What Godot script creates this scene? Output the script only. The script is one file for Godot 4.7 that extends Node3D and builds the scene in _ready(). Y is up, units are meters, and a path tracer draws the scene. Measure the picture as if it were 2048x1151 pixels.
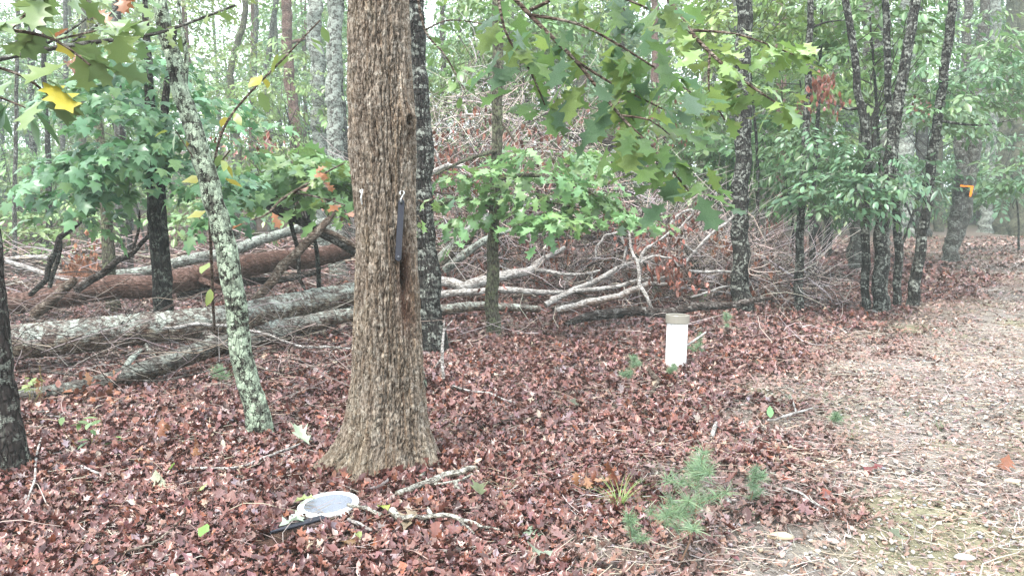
extends Node3D
# A wooded edge after rain: one big oak, fallen timber and a brush heap behind it, a sandy track to one side.

const F := 1607.0
const CX := 1024.0
const CY := 575.5
const EYE := Vector3(0, 1.5, 0)
const PITCH := 0.1088

var rng := RandomNumberGenerator.new()
var nz := FastNoiseLite.new()      # soft noise
var cells := FastNoiseLite.new()   # cracked plates
var spots := FastNoiseLite.new()   # blotches
var fine := FastNoiseLite.new()
var bn := FastNoiseLite.new()      # bark tone
var bf := FastNoiseLite.new()      # bark grain
var lich := FastNoiseLite.new()    # lichen patches
var used := {}
var plaque_at := Vector2.ZERO
var stake_from := Vector2.ZERO
var stake_to := Vector2.ZERO
var M := {}
var T := {}

# ---------------------------------------------------------------- mesh buffer
class Buf:
	var v := PackedVector3Array()
	var c := PackedColorArray()
	var uv := PackedVector2Array()
	var ix := PackedInt32Array()
	func add(p: Vector3, col: Color, t := Vector2.ZERO) -> int:
		v.append(p); c.append(col); uv.append(t)
		return v.size() - 1
	func tri(a: int, b: int, d: int) -> void:
		ix.append(a); ix.append(b); ix.append(d)
	func quad(a: int, b: int, d: int, e: int) -> void:
		tri(a, b, d); tri(a, d, e)
	func mesh(mat: Material) -> ArrayMesh:
		var n := PackedVector3Array()
		n.resize(v.size())
		for i in range(0, ix.size(), 3):
			var a := ix[i]; var b := ix[i + 1]; var d := ix[i + 2]
			var k := (v[d] - v[a]).cross(v[b] - v[a])
			n[a] += k; n[b] += k; n[d] += k
		for i in n.size():
			n[i] = n[i].normalized() if n[i].length_squared() > 1e-20 else Vector3.UP
		var arr := []
		arr.resize(Mesh.ARRAY_MAX)
		arr[Mesh.ARRAY_VERTEX] = v
		arr[Mesh.ARRAY_NORMAL] = n
		arr[Mesh.ARRAY_COLOR] = c
		arr[Mesh.ARRAY_TEX_UV] = uv
		arr[Mesh.ARRAY_INDEX] = ix
		var m := ArrayMesh.new()
		m.add_surface_from_arrays(Mesh.PRIMITIVE_TRIANGLES, arr)
		m.surface_set_material(0, mat)
		return m

# ---------------------------------------------------------------- places
func ray(px: float, py: float) -> Vector3:
	return Vector3((px - CX) / F, -(py - CY) / F, -1.0).rotated(Vector3.RIGHT, -PITCH)

func at(px: float, py: float, d: float) -> Vector3:
	var r := ray(px, py)
	return EYE + r * (d / -r.z)

func gh(x: float, z: float) -> float:
	var near := nz.get_noise_2d(x * 55.0, z * 55.0) * 0.035 + nz.get_noise_2d(x * 14.0 + 90.0, z * 14.0) * 0.07
	var far := clampf((-z - 26.0) / 60.0, 0.0, 1.0)
	return near * smoothstep(0.0, 3.0, -z + 1.0) + far * far * 7.0 * clampf(1.0 - (x - 6.0) / 20.0, 0.25, 1.0)

func on_ground(px: float, py: float) -> Vector3:
	var r := ray(px, py)
	var t := 0.0
	var p := EYE
	for i in 6:
		t = (gh(p.x, p.z) - EYE.y) / minf(r.y, -0.004)
		p = EYE + r * t
	p.y = gh(p.x, p.z)
	return p

func depth_of(px: float, py: float) -> float:
	return -on_ground(px, py).z

# ---------------------------------------------------------------- nodes
func numbered(called: String) -> String:
	var k: int = used.get(called, 0)
	used[called] = k + 1
	return called if k == 0 else "%s_%03d" % [called, k]

func tag(o: Node, label: String, category := "", group := "", kind := "") -> Node:
	if label: o.set_meta("label", label)
	if category: o.set_meta("category", category)
	if group: o.set_meta("group", group)
	if kind: o.set_meta("kind", kind)
	return o

func thing(called: String, label: String, category: String, where := Vector3.ZERO, group := "") -> Node3D:
	var o := Node3D.new()
	o.name = numbered(called)
	add_child(o)
	o.position = where
	tag(o, label, category, group)
	return o

func obj(called: String, mesh: Mesh, parent: Node = null, where := Transform3D()) -> MeshInstance3D:
	var o := MeshInstance3D.new()
	o.mesh = mesh
	o.transform = where
	if parent == null:
		o.name = numbered(called)
		add_child(o)
	else:
		o.name = called
		parent.add_child(o, true)
	return o

func many(called: String, mesh: Mesh, list: Array, cols: Array, parent: Node) -> void:
	if list.is_empty(): return
	var mm := MultiMesh.new()
	mm.transform_format = MultiMesh.TRANSFORM_3D
	mm.use_colors = true
	mm.mesh = mesh
	mm.instance_count = list.size()
	var b := PackedFloat32Array()
	b.resize(list.size() * 16)
	var k := 0
	for i in list.size():
		var t: Transform3D = list[i]
		var c: Color = cols[i]
		b[k] = t.basis.x.x; b[k + 1] = t.basis.y.x; b[k + 2] = t.basis.z.x; b[k + 3] = t.origin.x
		b[k + 4] = t.basis.x.y; b[k + 5] = t.basis.y.y; b[k + 6] = t.basis.z.y; b[k + 7] = t.origin.y
		b[k + 8] = t.basis.x.z; b[k + 9] = t.basis.y.z; b[k + 10] = t.basis.z.z; b[k + 11] = t.origin.z
		b[k + 12] = c.r; b[k + 13] = c.g; b[k + 14] = c.b; b[k + 15] = 1.0
		k += 16
	mm.buffer = b
	var o := MultiMeshInstance3D.new()
	o.multimesh = mm
	o.name = called
	o.set_meta("kind", "stuff")
	parent.add_child(o, true)

# ---------------------------------------------------------------- materials
func noise_tex(size: int, freq: float, kind: int, octaves: int, ramp: Array, seed_n: int, stretch := 1) -> ImageTexture:
	var n := FastNoiseLite.new()
	n.noise_type = kind as FastNoiseLite.NoiseType
	n.seed = seed_n
	n.frequency = freq
	n.fractal_octaves = octaves
	if kind == FastNoiseLite.TYPE_CELLULAR:
		n.cellular_return_type = FastNoiseLite.RETURN_DISTANCE2_SUB
		n.fractal_type = FastNoiseLite.FRACTAL_NONE
	var im := n.get_seamless_image(size, size)
	if stretch > 1:
		im.resize(size, size / stretch, Image.INTERPOLATE_LANCZOS)
		var wide := Image.create_empty(size, size, false, im.get_format())
		wide.copy_from(im)
		wide.resize(size, size, Image.INTERPOLATE_CUBIC)
		im = wide
	im.convert(Image.FORMAT_RGBA8)
	var a: Color = ramp[0]
	var z: Color = ramp[1]
	var out := Image.create_empty(size, size, false, Image.FORMAT_RGBA8)
	for y in size:
		for x in size:
			out.set_pixel(x, y, a.lerp(z, im.get_pixel(x, y).r))
	return ImageTexture.create_from_image(out)

func surf(rough: float, tint := Color.WHITE, vertex := true) -> StandardMaterial3D:
	var m := StandardMaterial3D.new()
	m.albedo_color = tint
	m.vertex_color_use_as_albedo = vertex
	m.roughness = rough
	m.cull_mode = BaseMaterial3D.CULL_DISABLED
	return m

func raw_noise(w: int, h: int, freq: float, kind: int, octaves: int, seed_n: int) -> Image:
	var n := FastNoiseLite.new()
	n.noise_type = kind as FastNoiseLite.NoiseType
	n.seed = seed_n
	n.frequency = freq
	n.fractal_octaves = octaves
	if kind == FastNoiseLite.TYPE_CELLULAR:
		n.cellular_return_type = FastNoiseLite.RETURN_DISTANCE2_SUB
		n.fractal_type = FastNoiseLite.FRACTAL_NONE
	var im := n.get_seamless_image(w, h)
	im.resize(512, 512, Image.INTERPOLATE_CUBIC)
	return im

# one tile of bark or weathered wood about 60 cm across: grain, cracks between plates, lichen with ragged edges
func bark_material(kind: String, lying: bool) -> StandardMaterial3D:
	var key := kind + ("_lying" if lying else "")
	if M.has(key): return M[key]
	var k: Dictionary = BARK[kind]
	if not T.has("bark_parts"):
		T.bark_parts = [raw_noise(512, 128, 0.05, FastNoiseLite.TYPE_SIMPLEX_SMOOTH, 5, 41), raw_noise(512, 160, 0.045, FastNoiseLite.TYPE_CELLULAR, 1, 42), raw_noise(512, 512, 0.022, FastNoiseLite.TYPE_SIMPLEX_SMOOTH, 5, 43), raw_noise(512, 512, 0.11, FastNoiseLite.TYPE_SIMPLEX_SMOOTH, 3, 44), raw_noise(512, 512, 0.007, FastNoiseLite.TYPE_SIMPLEX_SMOOTH, 2, 45), raw_noise(512, 96, 0.032, FastNoiseLite.TYPE_SIMPLEX_SMOOTH, 3, 46), raw_noise(512, 150, 0.06, FastNoiseLite.TYPE_SIMPLEX_SMOOTH, 3, 47)]
	var g: Image = T.bark_parts[0]
	var cr: Image = T.bark_parts[1]
	var p1: Image = T.bark_parts[2]
	var p2: Image = T.bark_parts[3]
	var p3: Image = T.bark_parts[4]
	var o1: Image = T.bark_parts[5]
	var o2: Image = T.bark_parts[6]
	var a: Color = k.a
	var b: Color = k.b
	var p: Color = k.p
	var out := Image.create_empty(512, 512, false, Image.FORMAT_RGBA8)
	var high := Image.create_empty(512, 512, false, Image.FORMAT_RGBA8)
	var amount: float = k.amount
	for y in 512:
		for x in 512:
			var crack := smoothstep(0.02, 0.30, cr.get_pixel(x, y).r)
			if kind == "oak":
				crack = smoothstep(0.0, 0.085, absf(o1.get_pixel(x, y).r - 0.5)) * (0.35 + 0.65 * smoothstep(0.0, 0.06, absf(o2.get_pixel(x, y).r - 0.5)))
			var t := clampf((g.get_pixel(x, y).r - 0.5) * 1.7 + 0.5, 0.0, 1.0)
			var f := p2.get_pixel(x, y).r
			var c := a.lerp(b, clampf(t * 0.75 + f * 0.3, 0, 1)).lerp(a * 0.7, 1.0 - crack)
			var patch := (p1.get_pixel(x, y).r - 0.5) * 1.1 + (f - 0.5) * 0.75 + (p3.get_pixel(x, y).r - 0.5) * 0.9 + (crack - 0.7) * 0.12
			var w := smoothstep(-0.02, 0.13, patch + amount * 0.62 - 0.36) * 0.94
			c = c.lerp(p * (0.62 + 0.65 * f), w)
			c.a = 1.0
			var c2 := c.linear_to_srgb()
			var h := clampf(crack * 0.65 + t * 0.2 + w * 0.15, 0, 1)
			if lying:
				out.set_pixel(y, x, c2); high.set_pixel(y, x, Color(h, h, h))
			else:
				out.set_pixel(x, y, c2); high.set_pixel(x, y, Color(h, h, h))
	var m := surf(0.8)
	m.metallic_specular = 0.16
	m.albedo_texture = ImageTexture.create_from_image(out)
	m.uv1_triplanar = true
	m.uv1_world_triplanar = true
	m.uv1_scale = Vector3.ONE * (3.4 if kind == "stick" else (2.3 if kind == "oak" else 1.7))
	m.heightmap_enabled = true
	m.heightmap_texture = ImageTexture.create_from_image(high)
	m.heightmap_scale = 1.6
	M[key] = m
	return m

func make_materials() -> void:
	T.grain = noise_tex(512, 0.02, FastNoiseLite.TYPE_SIMPLEX_SMOOTH, 5, [Color(0.62, 0.62, 0.62), Color(1, 1, 1)], 11)
	T.leaf_grain = noise_tex(256, 0.03, FastNoiseLite.TYPE_SIMPLEX_SMOOTH, 4, [Color(0.80, 0.80, 0.80), Color(1, 1, 1)], 14)
	T.fissure = noise_tex(512, 0.03, FastNoiseLite.TYPE_CELLULAR, 1, [Color(0.1, 0.1, 0.1), Color(1, 1, 1)], 12)
	T.rough = noise_tex(512, 0.05, FastNoiseLite.TYPE_SIMPLEX_SMOOTH, 5, [Color(0, 0, 0), Color(1, 1, 1)], 13)
	# bark: vertex colour carries lichen and plates, the textures grain and fine relief
	var b := surf(0.78)
	b.albedo_texture = T.grain
	b.uv1_triplanar = true
	b.uv1_scale = Vector3(5, 1.6, 5)
	b.heightmap_enabled = true
	b.heightmap_texture = T.fissure
	b.heightmap_scale = 1.0
	b.metallic_specular = 0.16
	M.bark = b
	var w := surf(0.7)
	w.albedo_texture = T.grain
	w.uv1_triplanar = true
	w.uv1_scale = Vector3(9, 9, 9)
	w.heightmap_enabled = true
	w.heightmap_texture = T.rough
	w.heightmap_scale = 1.1
	w.metallic_specular = 0.16
	M.wood = w
	M.twig = surf(0.75)
	M.twig.metallic_specular = 0.2
	var s := surf(0.9)
	s.albedo_texture = T.grain
	s.uv1_triplanar = true
	s.uv1_world_triplanar = true
	s.uv1_scale = Vector3(1.7, 1.7, 1.7)
	s.heightmap_enabled = true
	s.heightmap_texture = T.rough
	s.heightmap_scale = 2.5
	s.metallic_specular = 0.2
	M.soil = s
	var l := surf(0.36)
	l.backlight_enabled = true
	l.backlight = Color(0.85, 0.85, 0.85)
	l.metallic_specular = 0.5
	l.albedo_texture = T.leaf_grain
	l.uv1_triplanar = true
	l.uv1_scale = Vector3(7, 7, 7)
	M.leaf = l
	var g := surf(0.22)
	g.backlight_enabled = true
	g.backlight = Color(0.95, 0.95, 0.95)
	g.metallic_specular = 0.6
	g.albedo_texture = T.leaf_grain
	g.uv1_triplanar = true
	g.uv1_scale = Vector3(3, 3, 3)
	g.heightmap_enabled = true
	g.heightmap_texture = T.rough
	g.heightmap_scale = 0.6
	M.wet_leaf = g
	var d := surf(0.3)
	d.backlight_enabled = true
	d.backlight = Color(0.25, 0.25, 0.25)
	d.metallic_specular = 0.42
	M.dead = d
	var n := surf(0.5)
	n.backlight_enabled = true
	n.backlight = Color(0.5, 0.5, 0.5)
	M.needle = n
	M.stone = surf(0.7)
	M.plastic = surf(0.3)
	M.black = surf(0.5)
	M.black.metallic_specular = 0.3
	M.steel = surf(0.3)
	M.steel.metallic = 0.9

# ---------------------------------------------------------------- tubes and bark
func curve(pts: Array, step: float) -> Array:
	# pts: [Vector3, radius] pairs; resampled along a smooth curve
	var out := []
	for i in pts.size() - 1:
		var a = pts[maxi(i - 1, 0)]; var b = pts[i]; var c = pts[i + 1]; var d = pts[mini(i + 2, pts.size() - 1)]
		var k := maxi(1, int((c[0] as Vector3).distance_to(b[0]) / step))
		for j in k:
			var t := float(j) / k
			out.append([(b[0] as Vector3).cubic_interpolate(c[0], a[0], d[0], t), lerpf(b[1], c[1], t)])
	out.append(pts[-1])
	return out

const BARK := {
	"dark_lichen": {"a": Color(0.016, 0.013, 0.012), "b": Color(0.062, 0.053, 0.048), "p": Color(0.33, 0.34, 0.29), "amount": 0.2, "size": 84.0, "disp": 0.05},
	"dark": {"a": Color(0.018, 0.014, 0.013), "b": Color(0.060, 0.048, 0.043), "p": Color(0.22, 0.23, 0.19), "amount": 0.08, "size": 46.0, "disp": 0.05},
	"green_lichen": {"a": Color(0.022, 0.019, 0.016), "b": Color(0.085, 0.075, 0.062), "p": Color(0.40, 0.47, 0.34), "amount": 0.66, "size": 78.0, "disp": 0.06},
	"pale_lichen": {"a": Color(0.06, 0.052, 0.046), "b": Color(0.17, 0.15, 0.13), "p": Color(0.38, 0.41, 0.35), "amount": 0.68, "size": 62.0, "disp": 0.06},
	"grey": {"a": Color(0.045, 0.038, 0.033), "b": Color(0.13, 0.112, 0.098), "p": Color(0.27, 0.28, 0.24), "amount": 0.3, "size": 36.0, "disp": 0.05},
	"mossy": {"a": Color(0.05, 0.042, 0.032), "b": Color(0.15, 0.128, 0.10), "p": Color(0.165, 0.175, 0.10), "amount": 0.4, "size": 34.0, "disp": 0.06},
	"pine": {"a": Color(0.075, 0.040, 0.032), "b": Color(0.23, 0.135, 0.11), "p": Color(0.26, 0.19, 0.16), "amount": 0.22, "size": 30.0, "disp": 0.04},
	"log_red": {"a": Color(0.07, 0.042, 0.034), "b": Color(0.165, 0.088, 0.068), "p": Color(0.23, 0.155, 0.13), "amount": 0.14, "size": 40.0, "disp": 0.08},
	"log_lichen": {"a": Color(0.055, 0.042, 0.036), "b": Color(0.235, 0.185, 0.16), "p": Color(0.42, 0.45, 0.39), "amount": 0.47, "size": 58.0, "disp": 0.09},
	"bleached": {"a": Color(0.15, 0.125, 0.11), "b": Color(0.38, 0.34, 0.31), "p": Color(0.50, 0.47, 0.435), "amount": 0.6, "size": 46.0, "disp": 0.07},
	"dead_dark": {"a": Color(0.020, 0.014, 0.012), "b": Color(0.085, 0.063, 0.054), "p": Color(0.26, 0.235, 0.21), "amount": 0.16, "size": 40.0, "disp": 0.08},
	"stick": {"a": Color(0.10, 0.085, 0.072), "b": Color(0.24, 0.205, 0.175), "p": Color(0.52, 0.51, 0.43), "amount": 0.66, "size": 150.0, "disp": 0.12},
	"oak": {"a": Color(0.36, 0.30, 0.26), "b": Color(0.94, 0.88, 0.82), "p": Color(1.25, 1.2, 1.1), "amount": 0.22, "size": 1.0, "disp": 0.0},
	"brown": {"a": Color(0.05, 0.033, 0.025), "b": Color(0.16, 0.113, 0.085), "p": Color(0.28, 0.235, 0.19), "amount": 0.2, "size": 40.0, "disp": 0.07},
}

func stem(buf: Buf, pts: Array, sides: int, step: float, kind: String, base_flare := 0.0, lichen_up := false, cut := false) -> void:
	var k: Dictionary = BARK[kind]
	var path := curve(pts, step)
	var nrm := Vector3.ZERO
	var first := buf.v.size()
	var last := path.size() - 1
	for i in path.size():
		var p: Vector3 = path[i][0]
		var r: float = path[i][1]
		var dir: Vector3 = ((path[mini(i + 1, last)][0] as Vector3) - path[maxi(i - 1, 0)][0]).normalized()
		if nrm == Vector3.ZERO:
			nrm = dir.cross(Vector3(0.31, 0.2, 0.93)).normalized()
		nrm = (nrm - dir * nrm.dot(dir)).normalized()
		var bin := dir.cross(nrm)
		if base_flare > 0.0:
			var up := p.y - (path[0][0] as Vector3).y
			r *= 1.0 + base_flare * exp(-maxf(up, 0.0) / (r * 1.6))
		var sway := Vector3(nz.get_noise_3d(p.x * 90.0, p.y * 90.0, 7.0), 0, nz.get_noise_3d(p.x * 90.0, p.y * 90.0, 87.0)) * r * 0.5
		for s in sides:
			var a := TAU * s / sides
			var o := nrm * cos(a) + bin * sin(a)
			var q := p + sway + o * r
			var fl := 1.0
			if base_flare > 0.0:
				var up2 := p.y - (path[0][0] as Vector3).y
				fl += 0.35 * base_flare * exp(-maxf(up2, 0.0) / (r * 0.9)) * sin(a * 3.0 + p.x * 9.0)
			var crack := cells.get_noise_3d(q.x * 200.0, q.y * 70.0, q.z * 200.0)
			var lump := bn.get_noise_3d(q.x * 160.0, q.y * 90.0, q.z * 160.0)
			var tone := clampf(0.86 + lump * 0.28 + crack * 0.06, 0.5, 1.0)
			var col := Color(tone, tone, tone)
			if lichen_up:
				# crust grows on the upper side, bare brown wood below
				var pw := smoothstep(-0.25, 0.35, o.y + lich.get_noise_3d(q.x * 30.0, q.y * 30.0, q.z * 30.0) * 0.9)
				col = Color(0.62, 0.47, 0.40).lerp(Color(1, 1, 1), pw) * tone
			col.a = 1.0
			q = p + sway + o * r * fl * (1.0 + k.disp * (lump + crack * 0.8))
			buf.add(q, col, Vector2(float(s) / sides, i * step))
	for i in last:
		for s in sides:
			var a := first + i * sides + s
			var b := first + i * sides + (s + 1) % sides
			buf.quad(a, a + sides, b + sides, b)
	for e in [0, last]:
		var pe: Vector3 = path[e][0]
		var wood := Color(1.0, 0.9, 0.75) if cut else Color(0.5, 0.45, 0.42)
		var c := buf.add(pe, wood)
		for s in sides:
			var rim1 := buf.v[first + e * sides + s]
			var rim2 := buf.v[first + e * sides + (s + 1) % sides]
			var x1 := buf.add(rim1, wood)
			var x2 := buf.add(rim2, wood)
			if e == 0: buf.tri(c, x1, x2)
			else: buf.tri(c, x2, x1)

func px_path(list: Array, d: float) -> Array:
	# list of [px, py, width in px] or [px, py, width, depth]
	var out := []
	for q in list:
		var dd: float = q[3] if q.size() > 3 else d
		out.append([at(q[0], q[1], dd), q[2] * 0.5 / F * dd])
	return out

func local(pts: Array, o: Vector3) -> Array:
	var out := []
	for q in pts:
		out.append([(q[0] as Vector3) - o, q[1]])
	return out

func twig(buf: Buf, a: Vector3, b: Vector3, r0: float, r1: float, bow: float, col: Color, sides := 4, segs := 5, tilt := 0.0) -> Vector3:
	# a thin bowed stick; returns a point two thirds along it
	var dir := b - a
	var side := dir.cross(Vector3.UP)
	if side.length() < 0.01: side = Vector3.RIGHT
	side = (side.normalized() + Vector3.UP * tilt).normalized()
	var up := dir.cross(side).normalized()
	var first := buf.v.size()
	var mid := a
	for i in segs + 1:
		var t := float(i) / segs
		var j := dir.length() * 0.022 * clampf(absf(bow) * 12.0, 0.0, 1.0) * (1.0 if i > 0 and i < segs else 0.0)
		var p := a.lerp(b, t) + Vector3(rng.randf_range(-j, j), rng.randf_range(-j, j), rng.randf_range(-j, j)) + up * bow * dir.length() * sin(t * PI) + side * bow * 0.5 * dir.length() * sin(t * TAU)
		var r := lerpf(r0, r1, t)
		if i == int(segs * 0.65): mid = p
		for s in sides:
			var g := TAU * s / sides
			buf.add(p + (side * cos(g) + up * sin(g)) * r, col * (0.85 + 0.3 * float((i * 7 + s * 3) % 5) / 4.0))
	for i in segs:
		for s in sides:
			var q := first + i * sides + s
			var w := first + i * sides + (s + 1) % sides
			buf.quad(q, q + sides, w + sides, w)
	return mid

# ---------------------------------------------------------------- leaves
const OAK := [[0.0, 0.0], [0.05, 0.10], [0.09, 0.2], [0.29, 0.31], [0.15, 0.40], [0.16, 0.48], [0.40, 0.63], [0.20, 0.68], [0.18, 0.76], [0.29, 0.89], [0.09, 0.92], [0.0, 1.05]]
const WHITE_OAK := [[0.0, 0.0], [0.06, 0.14], [0.14, 0.24], [0.10, 0.32], [0.22, 0.42], [0.14, 0.50], [0.32, 0.62], [0.20, 0.70], [0.30, 0.82], [0.16, 0.92], [0.0, 1.0]]
const OVAL := [[0.0, 0.0], [0.17, 0.22], [0.25, 0.48], [0.16, 0.78], [0.0, 1.0]]
const SLIM := [[0.0, 0.0], [0.11, 0.25], [0.14, 0.5], [0.08, 0.8], [0.0, 1.0]]
const DIAMOND := [[0.0, 0.0], [0.24, 0.5], [0.0, 1.0]]

func leaf(buf: Buf, x: Transform3D, outline: Array, col: Color, fold: float, curl: float, wave := 0.0, rib := 1.0) -> void:
	var prev := []
	for i in outline.size():
		var w: float = outline[i][0]
		var y: float = outline[i][1]
		var z := curl * y * y
		var ripple := wave * sin(y * 9.0)
		var m := buf.add(x * Vector3(0, y, z), col * rib)
		if w == 0.0:
			if prev.size() == 3:
				buf.tri(prev[0], m, prev[1]); buf.tri(prev[1], m, prev[2])
			elif prev.size() == 1:
				pass
			prev = [m]
			continue
		var l := buf.add(x * Vector3(-w, y, z + fold * w + ripple * w), col)
		var r := buf.add(x * Vector3(w, y, z + fold * w - ripple * w), col)
		if prev.size() == 1:
			buf.tri(prev[0], l, m); buf.tri(prev[0], m, r)
		else:
			buf.quad(prev[0], l, m, prev[1]); buf.quad(prev[1], m, r, prev[2])
		prev = [l, m, r]

# five-pointed leaf, like sweet gum or tulip tree
func star_leaf(buf: Buf, x: Transform3D, col: Color, fold: float, curl: float, wide := 1.0) -> void:
	var ring := [[0.0, 0.0], [0.30, -0.10], [0.50, 0.05], [0.34, 0.24], [0.58, 0.62], [0.26, 0.58], [0.0, 1.05], [-0.26, 0.58], [-0.58, 0.62], [-0.34, 0.24], [-0.50, 0.05], [-0.30, -0.10]]
	var c := buf.add(x * Vector3(0, 0.36, 0.03), col * 1.05)
	var id := []
	for q in ring:
		var px: float = q[0] * wide
		var py: float = q[1]
		id.append(buf.add(x * Vector3(px, py, -fold * absf(px) - curl * (py - 0.36) * (py - 0.36)), col))
	for i in id.size():
		buf.tri(c, id[(i + 1) % id.size()], id[i])

func turned(yaw: float, pitch: float, roll: float, size: float, where: Vector3) -> Transform3D:
	var b := Basis(Vector3.UP, yaw) * Basis(Vector3.RIGHT, pitch) * Basis(Vector3.UP, roll)
	return Transform3D(b.scaled(Vector3.ONE * size), where)

# a leaf lying flat has its plane in x-z: y of the outline runs along -z
func flat(yaw: float, pitch: float, roll: float, size: float, where: Vector3) -> Transform3D:
	var b := Basis(Vector3.UP, yaw) * Basis(Vector3.RIGHT, pitch) * Basis(Vector3.FORWARD, roll) * Basis(Vector3.RIGHT, -PI / 2)
	return Transform3D(b.scaled(Vector3.ONE * size), where)

# a leafy twig about one metre long in its own units, lying along -z, leaves to both sides
func spray(kind: String, count: int, size: float, droop: float) -> ArrayMesh:
	var b := Buf.new()
	twig(b, Vector3(0, 0, 0.1), Vector3(0, -droop * 0.5, -0.95), 0.010, 0.004, 0.03, Color(0.8, 0.6, 0.5), 3, 4)
	for i in count:
		var t := (i + 0.5) / count
		var side := 1.0 if i % 2 == 0 else -1.0
		var yaw := -side * rng.randf_range(0.5, 1.5)
		if i == count - 1: yaw = rng.randf_range(-0.3, 0.3)
		var p := Vector3(side * rng.randf_range(0.0, 0.16), -droop * t * t * 0.5 + rng.randf_range(-0.07, 0.07), 0.05 - t)
		var v := rng.randf_range(0.65, 1.35)
		var col := Color(v * rng.randf_range(0.9, 1.15), v, v * rng.randf_range(0.85, 1.1))
		var x := flat(yaw, rng.randf_range(-0.9, 0.25) - droop * 0.4, rng.randf_range(-0.6, 0.6), size * rng.randf_range(0.7, 1.2), p)
		match kind:
			"oak": leaf(b, x, OAK, col, rng.randf_range(-0.2, 0.5), rng.randf_range(-0.25, 0.05), 0.2)
			"oval": leaf(b, x, OVAL, col, 0.25, rng.randf_range(-0.2, 0.0))
			"slim": leaf(b, x, SLIM, col, 0.3, rng.randf_range(-0.2, 0.0))
			"star": star_leaf(b, x, col, 0.15, 0.2)
			_: leaf(b, x, DIAMOND, col, 0.25, -0.1)
	return b.mesh(M.leaf)

func shade(c: Color, rel := 0.25) -> Color:
	var v := 1.0 + rng.randf_range(-rel, rel)
	return Color(c.r * v * rng.randf_range(0.88, 1.12), c.g * v, c.b * v * rng.randf_range(0.85, 1.15))

# fills ellipsoids with leafy twigs under a tree; blobs: [centre, radii, count]
func crown(parent: Node3D, kind: String, blobs: Array, col: Color, lo: float, hi: float, layer := 0.0, called := "crown") -> void:
	var list := []
	var cols := []
	for q in blobs:
		var c: Vector3 = q[0]
		var r: Vector3 = q[1]
		for i in int(q[2]):
			var p := Vector3.ZERO
			for k in 8:
				p = Vector3(rng.randf_range(-1, 1), rng.randf_range(-1, 1), rng.randf_range(-1, 1))
				if p.length() < 1.0 and spots.get_noise_3d((c.x + p.x * r.x) * 30.0, (c.y + p.y * r.y) * 38.0, (c.z + p.z * r.z) * 30.0) > -0.28: break
			p = c + p * r
			if layer > 0.0:
				p.y = roundf(p.y / layer) * layer + rng.randf_range(-0.1, 0.1) * layer
			var away := atan2(-(p.x - c.x), -(p.z - c.z))
			list.append(Transform3D(Basis(Vector3.UP, away + rng.randf_range(-1.2, 1.2)) * Basis(Vector3.RIGHT, rng.randf_range(-0.55, 0.3)) * Basis(Vector3.BACK, rng.randf_range(-0.4, 0.4)) * Basis.from_scale(Vector3.ONE * rng.randf_range(lo, hi)), p - parent.position))
			cols.append(shade(col))
	var pool: Array = T[kind]
	for k in pool.size():
		var part := []
		var pc := []
		for i in range(k, list.size(), pool.size()):
			part.append(list[i]); pc.append(cols[i])
		many(called, pool[k], part, pc, parent)

# blob given by a picture rectangle and a distance
func blob(x0: float, y0: float, x1: float, y1: float, d: float, deep: float, count: int) -> Array:
	var c := at((x0 + x1) * 0.5, (y0 + y1) * 0.5, d)
	return [c, Vector3((x1 - x0) * 0.5 / F * d, (y1 - y0) * 0.5 / F * d, deep), count]

# ---------------------------------------------------------------- trees
func tree(called: String, label: String, list: Array, kind: String, d := -1.0, sides := 22, step := 0.035, flare := 0.35, extra := []) -> Node3D:
	var q = list[0]
	var foot := on_ground(q[0], q[1]) if d < 0.0 else at(q[0], q[1], d)
	var dd := -foot.z
	foot.y = gh(foot.x, foot.z)
	var o := thing(called, label, "tree", foot)
	var pts := local(px_path(list, dd), foot)
	pts[0][0] = Vector3(pts[0][0].x, -0.12, 0)
	# the stem goes on above what is framed
	var a: Vector3 = pts[-2][0]
	var b: Vector3 = pts[-1][0]
	var run := (b - a).normalized()
	pts.append([b + run * 1.6, pts[-1][1] * 0.85])
	pts.append([b + run * 3.4, pts[-1][1] * 0.6])
	var buf := Buf.new()
	stem(buf, pts, sides, step, kind, flare)
	obj("trunk", buf.mesh(bark_material(kind, false)), o)
	for e in extra:
		var eb := Buf.new()
		stem(eb, local(px_path(e, dd), foot), 10, step, kind, 0.0)
		obj("branch", eb.mesh(bark_material(kind, false)), o)
	return o

func pts_kink(list: Array) -> void:
	# broken wood is never a clean curve: add a slight elbow within each run
	var k := list.size() - 2
	while k >= 0:
		var a = list[k]
		var b = list[k + 1]
		var t := rng.randf_range(0.35, 0.65)
		var len_px := Vector2(b[0] - a[0], b[1] - a[1]).length()
		if len_px > 12.0:
			var n := Vector2(b[1] - a[1], a[0] - b[0]).normalized() * rng.randf_range(-0.06, 0.06) * len_px
			list.insert(k + 1, [lerpf(a[0], b[0], t) + n.x, lerpf(a[1], b[1], t) + n.y, lerpf(a[2], b[2], t) * rng.randf_range(0.92, 1.12), lerpf(a[3], b[3], t)])
		k -= 1

func lay(list: Array) -> Array:
	# on top of the litter under those picture points
	var out := []
	for q in list:
		var p := on_ground(q[0], q[1])
		var r: float = q[2] * 0.5 / F * -p.z
		out.append([p + Vector3(0, 0.042 + r * 0.6, 0.05), r])
	return out

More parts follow.
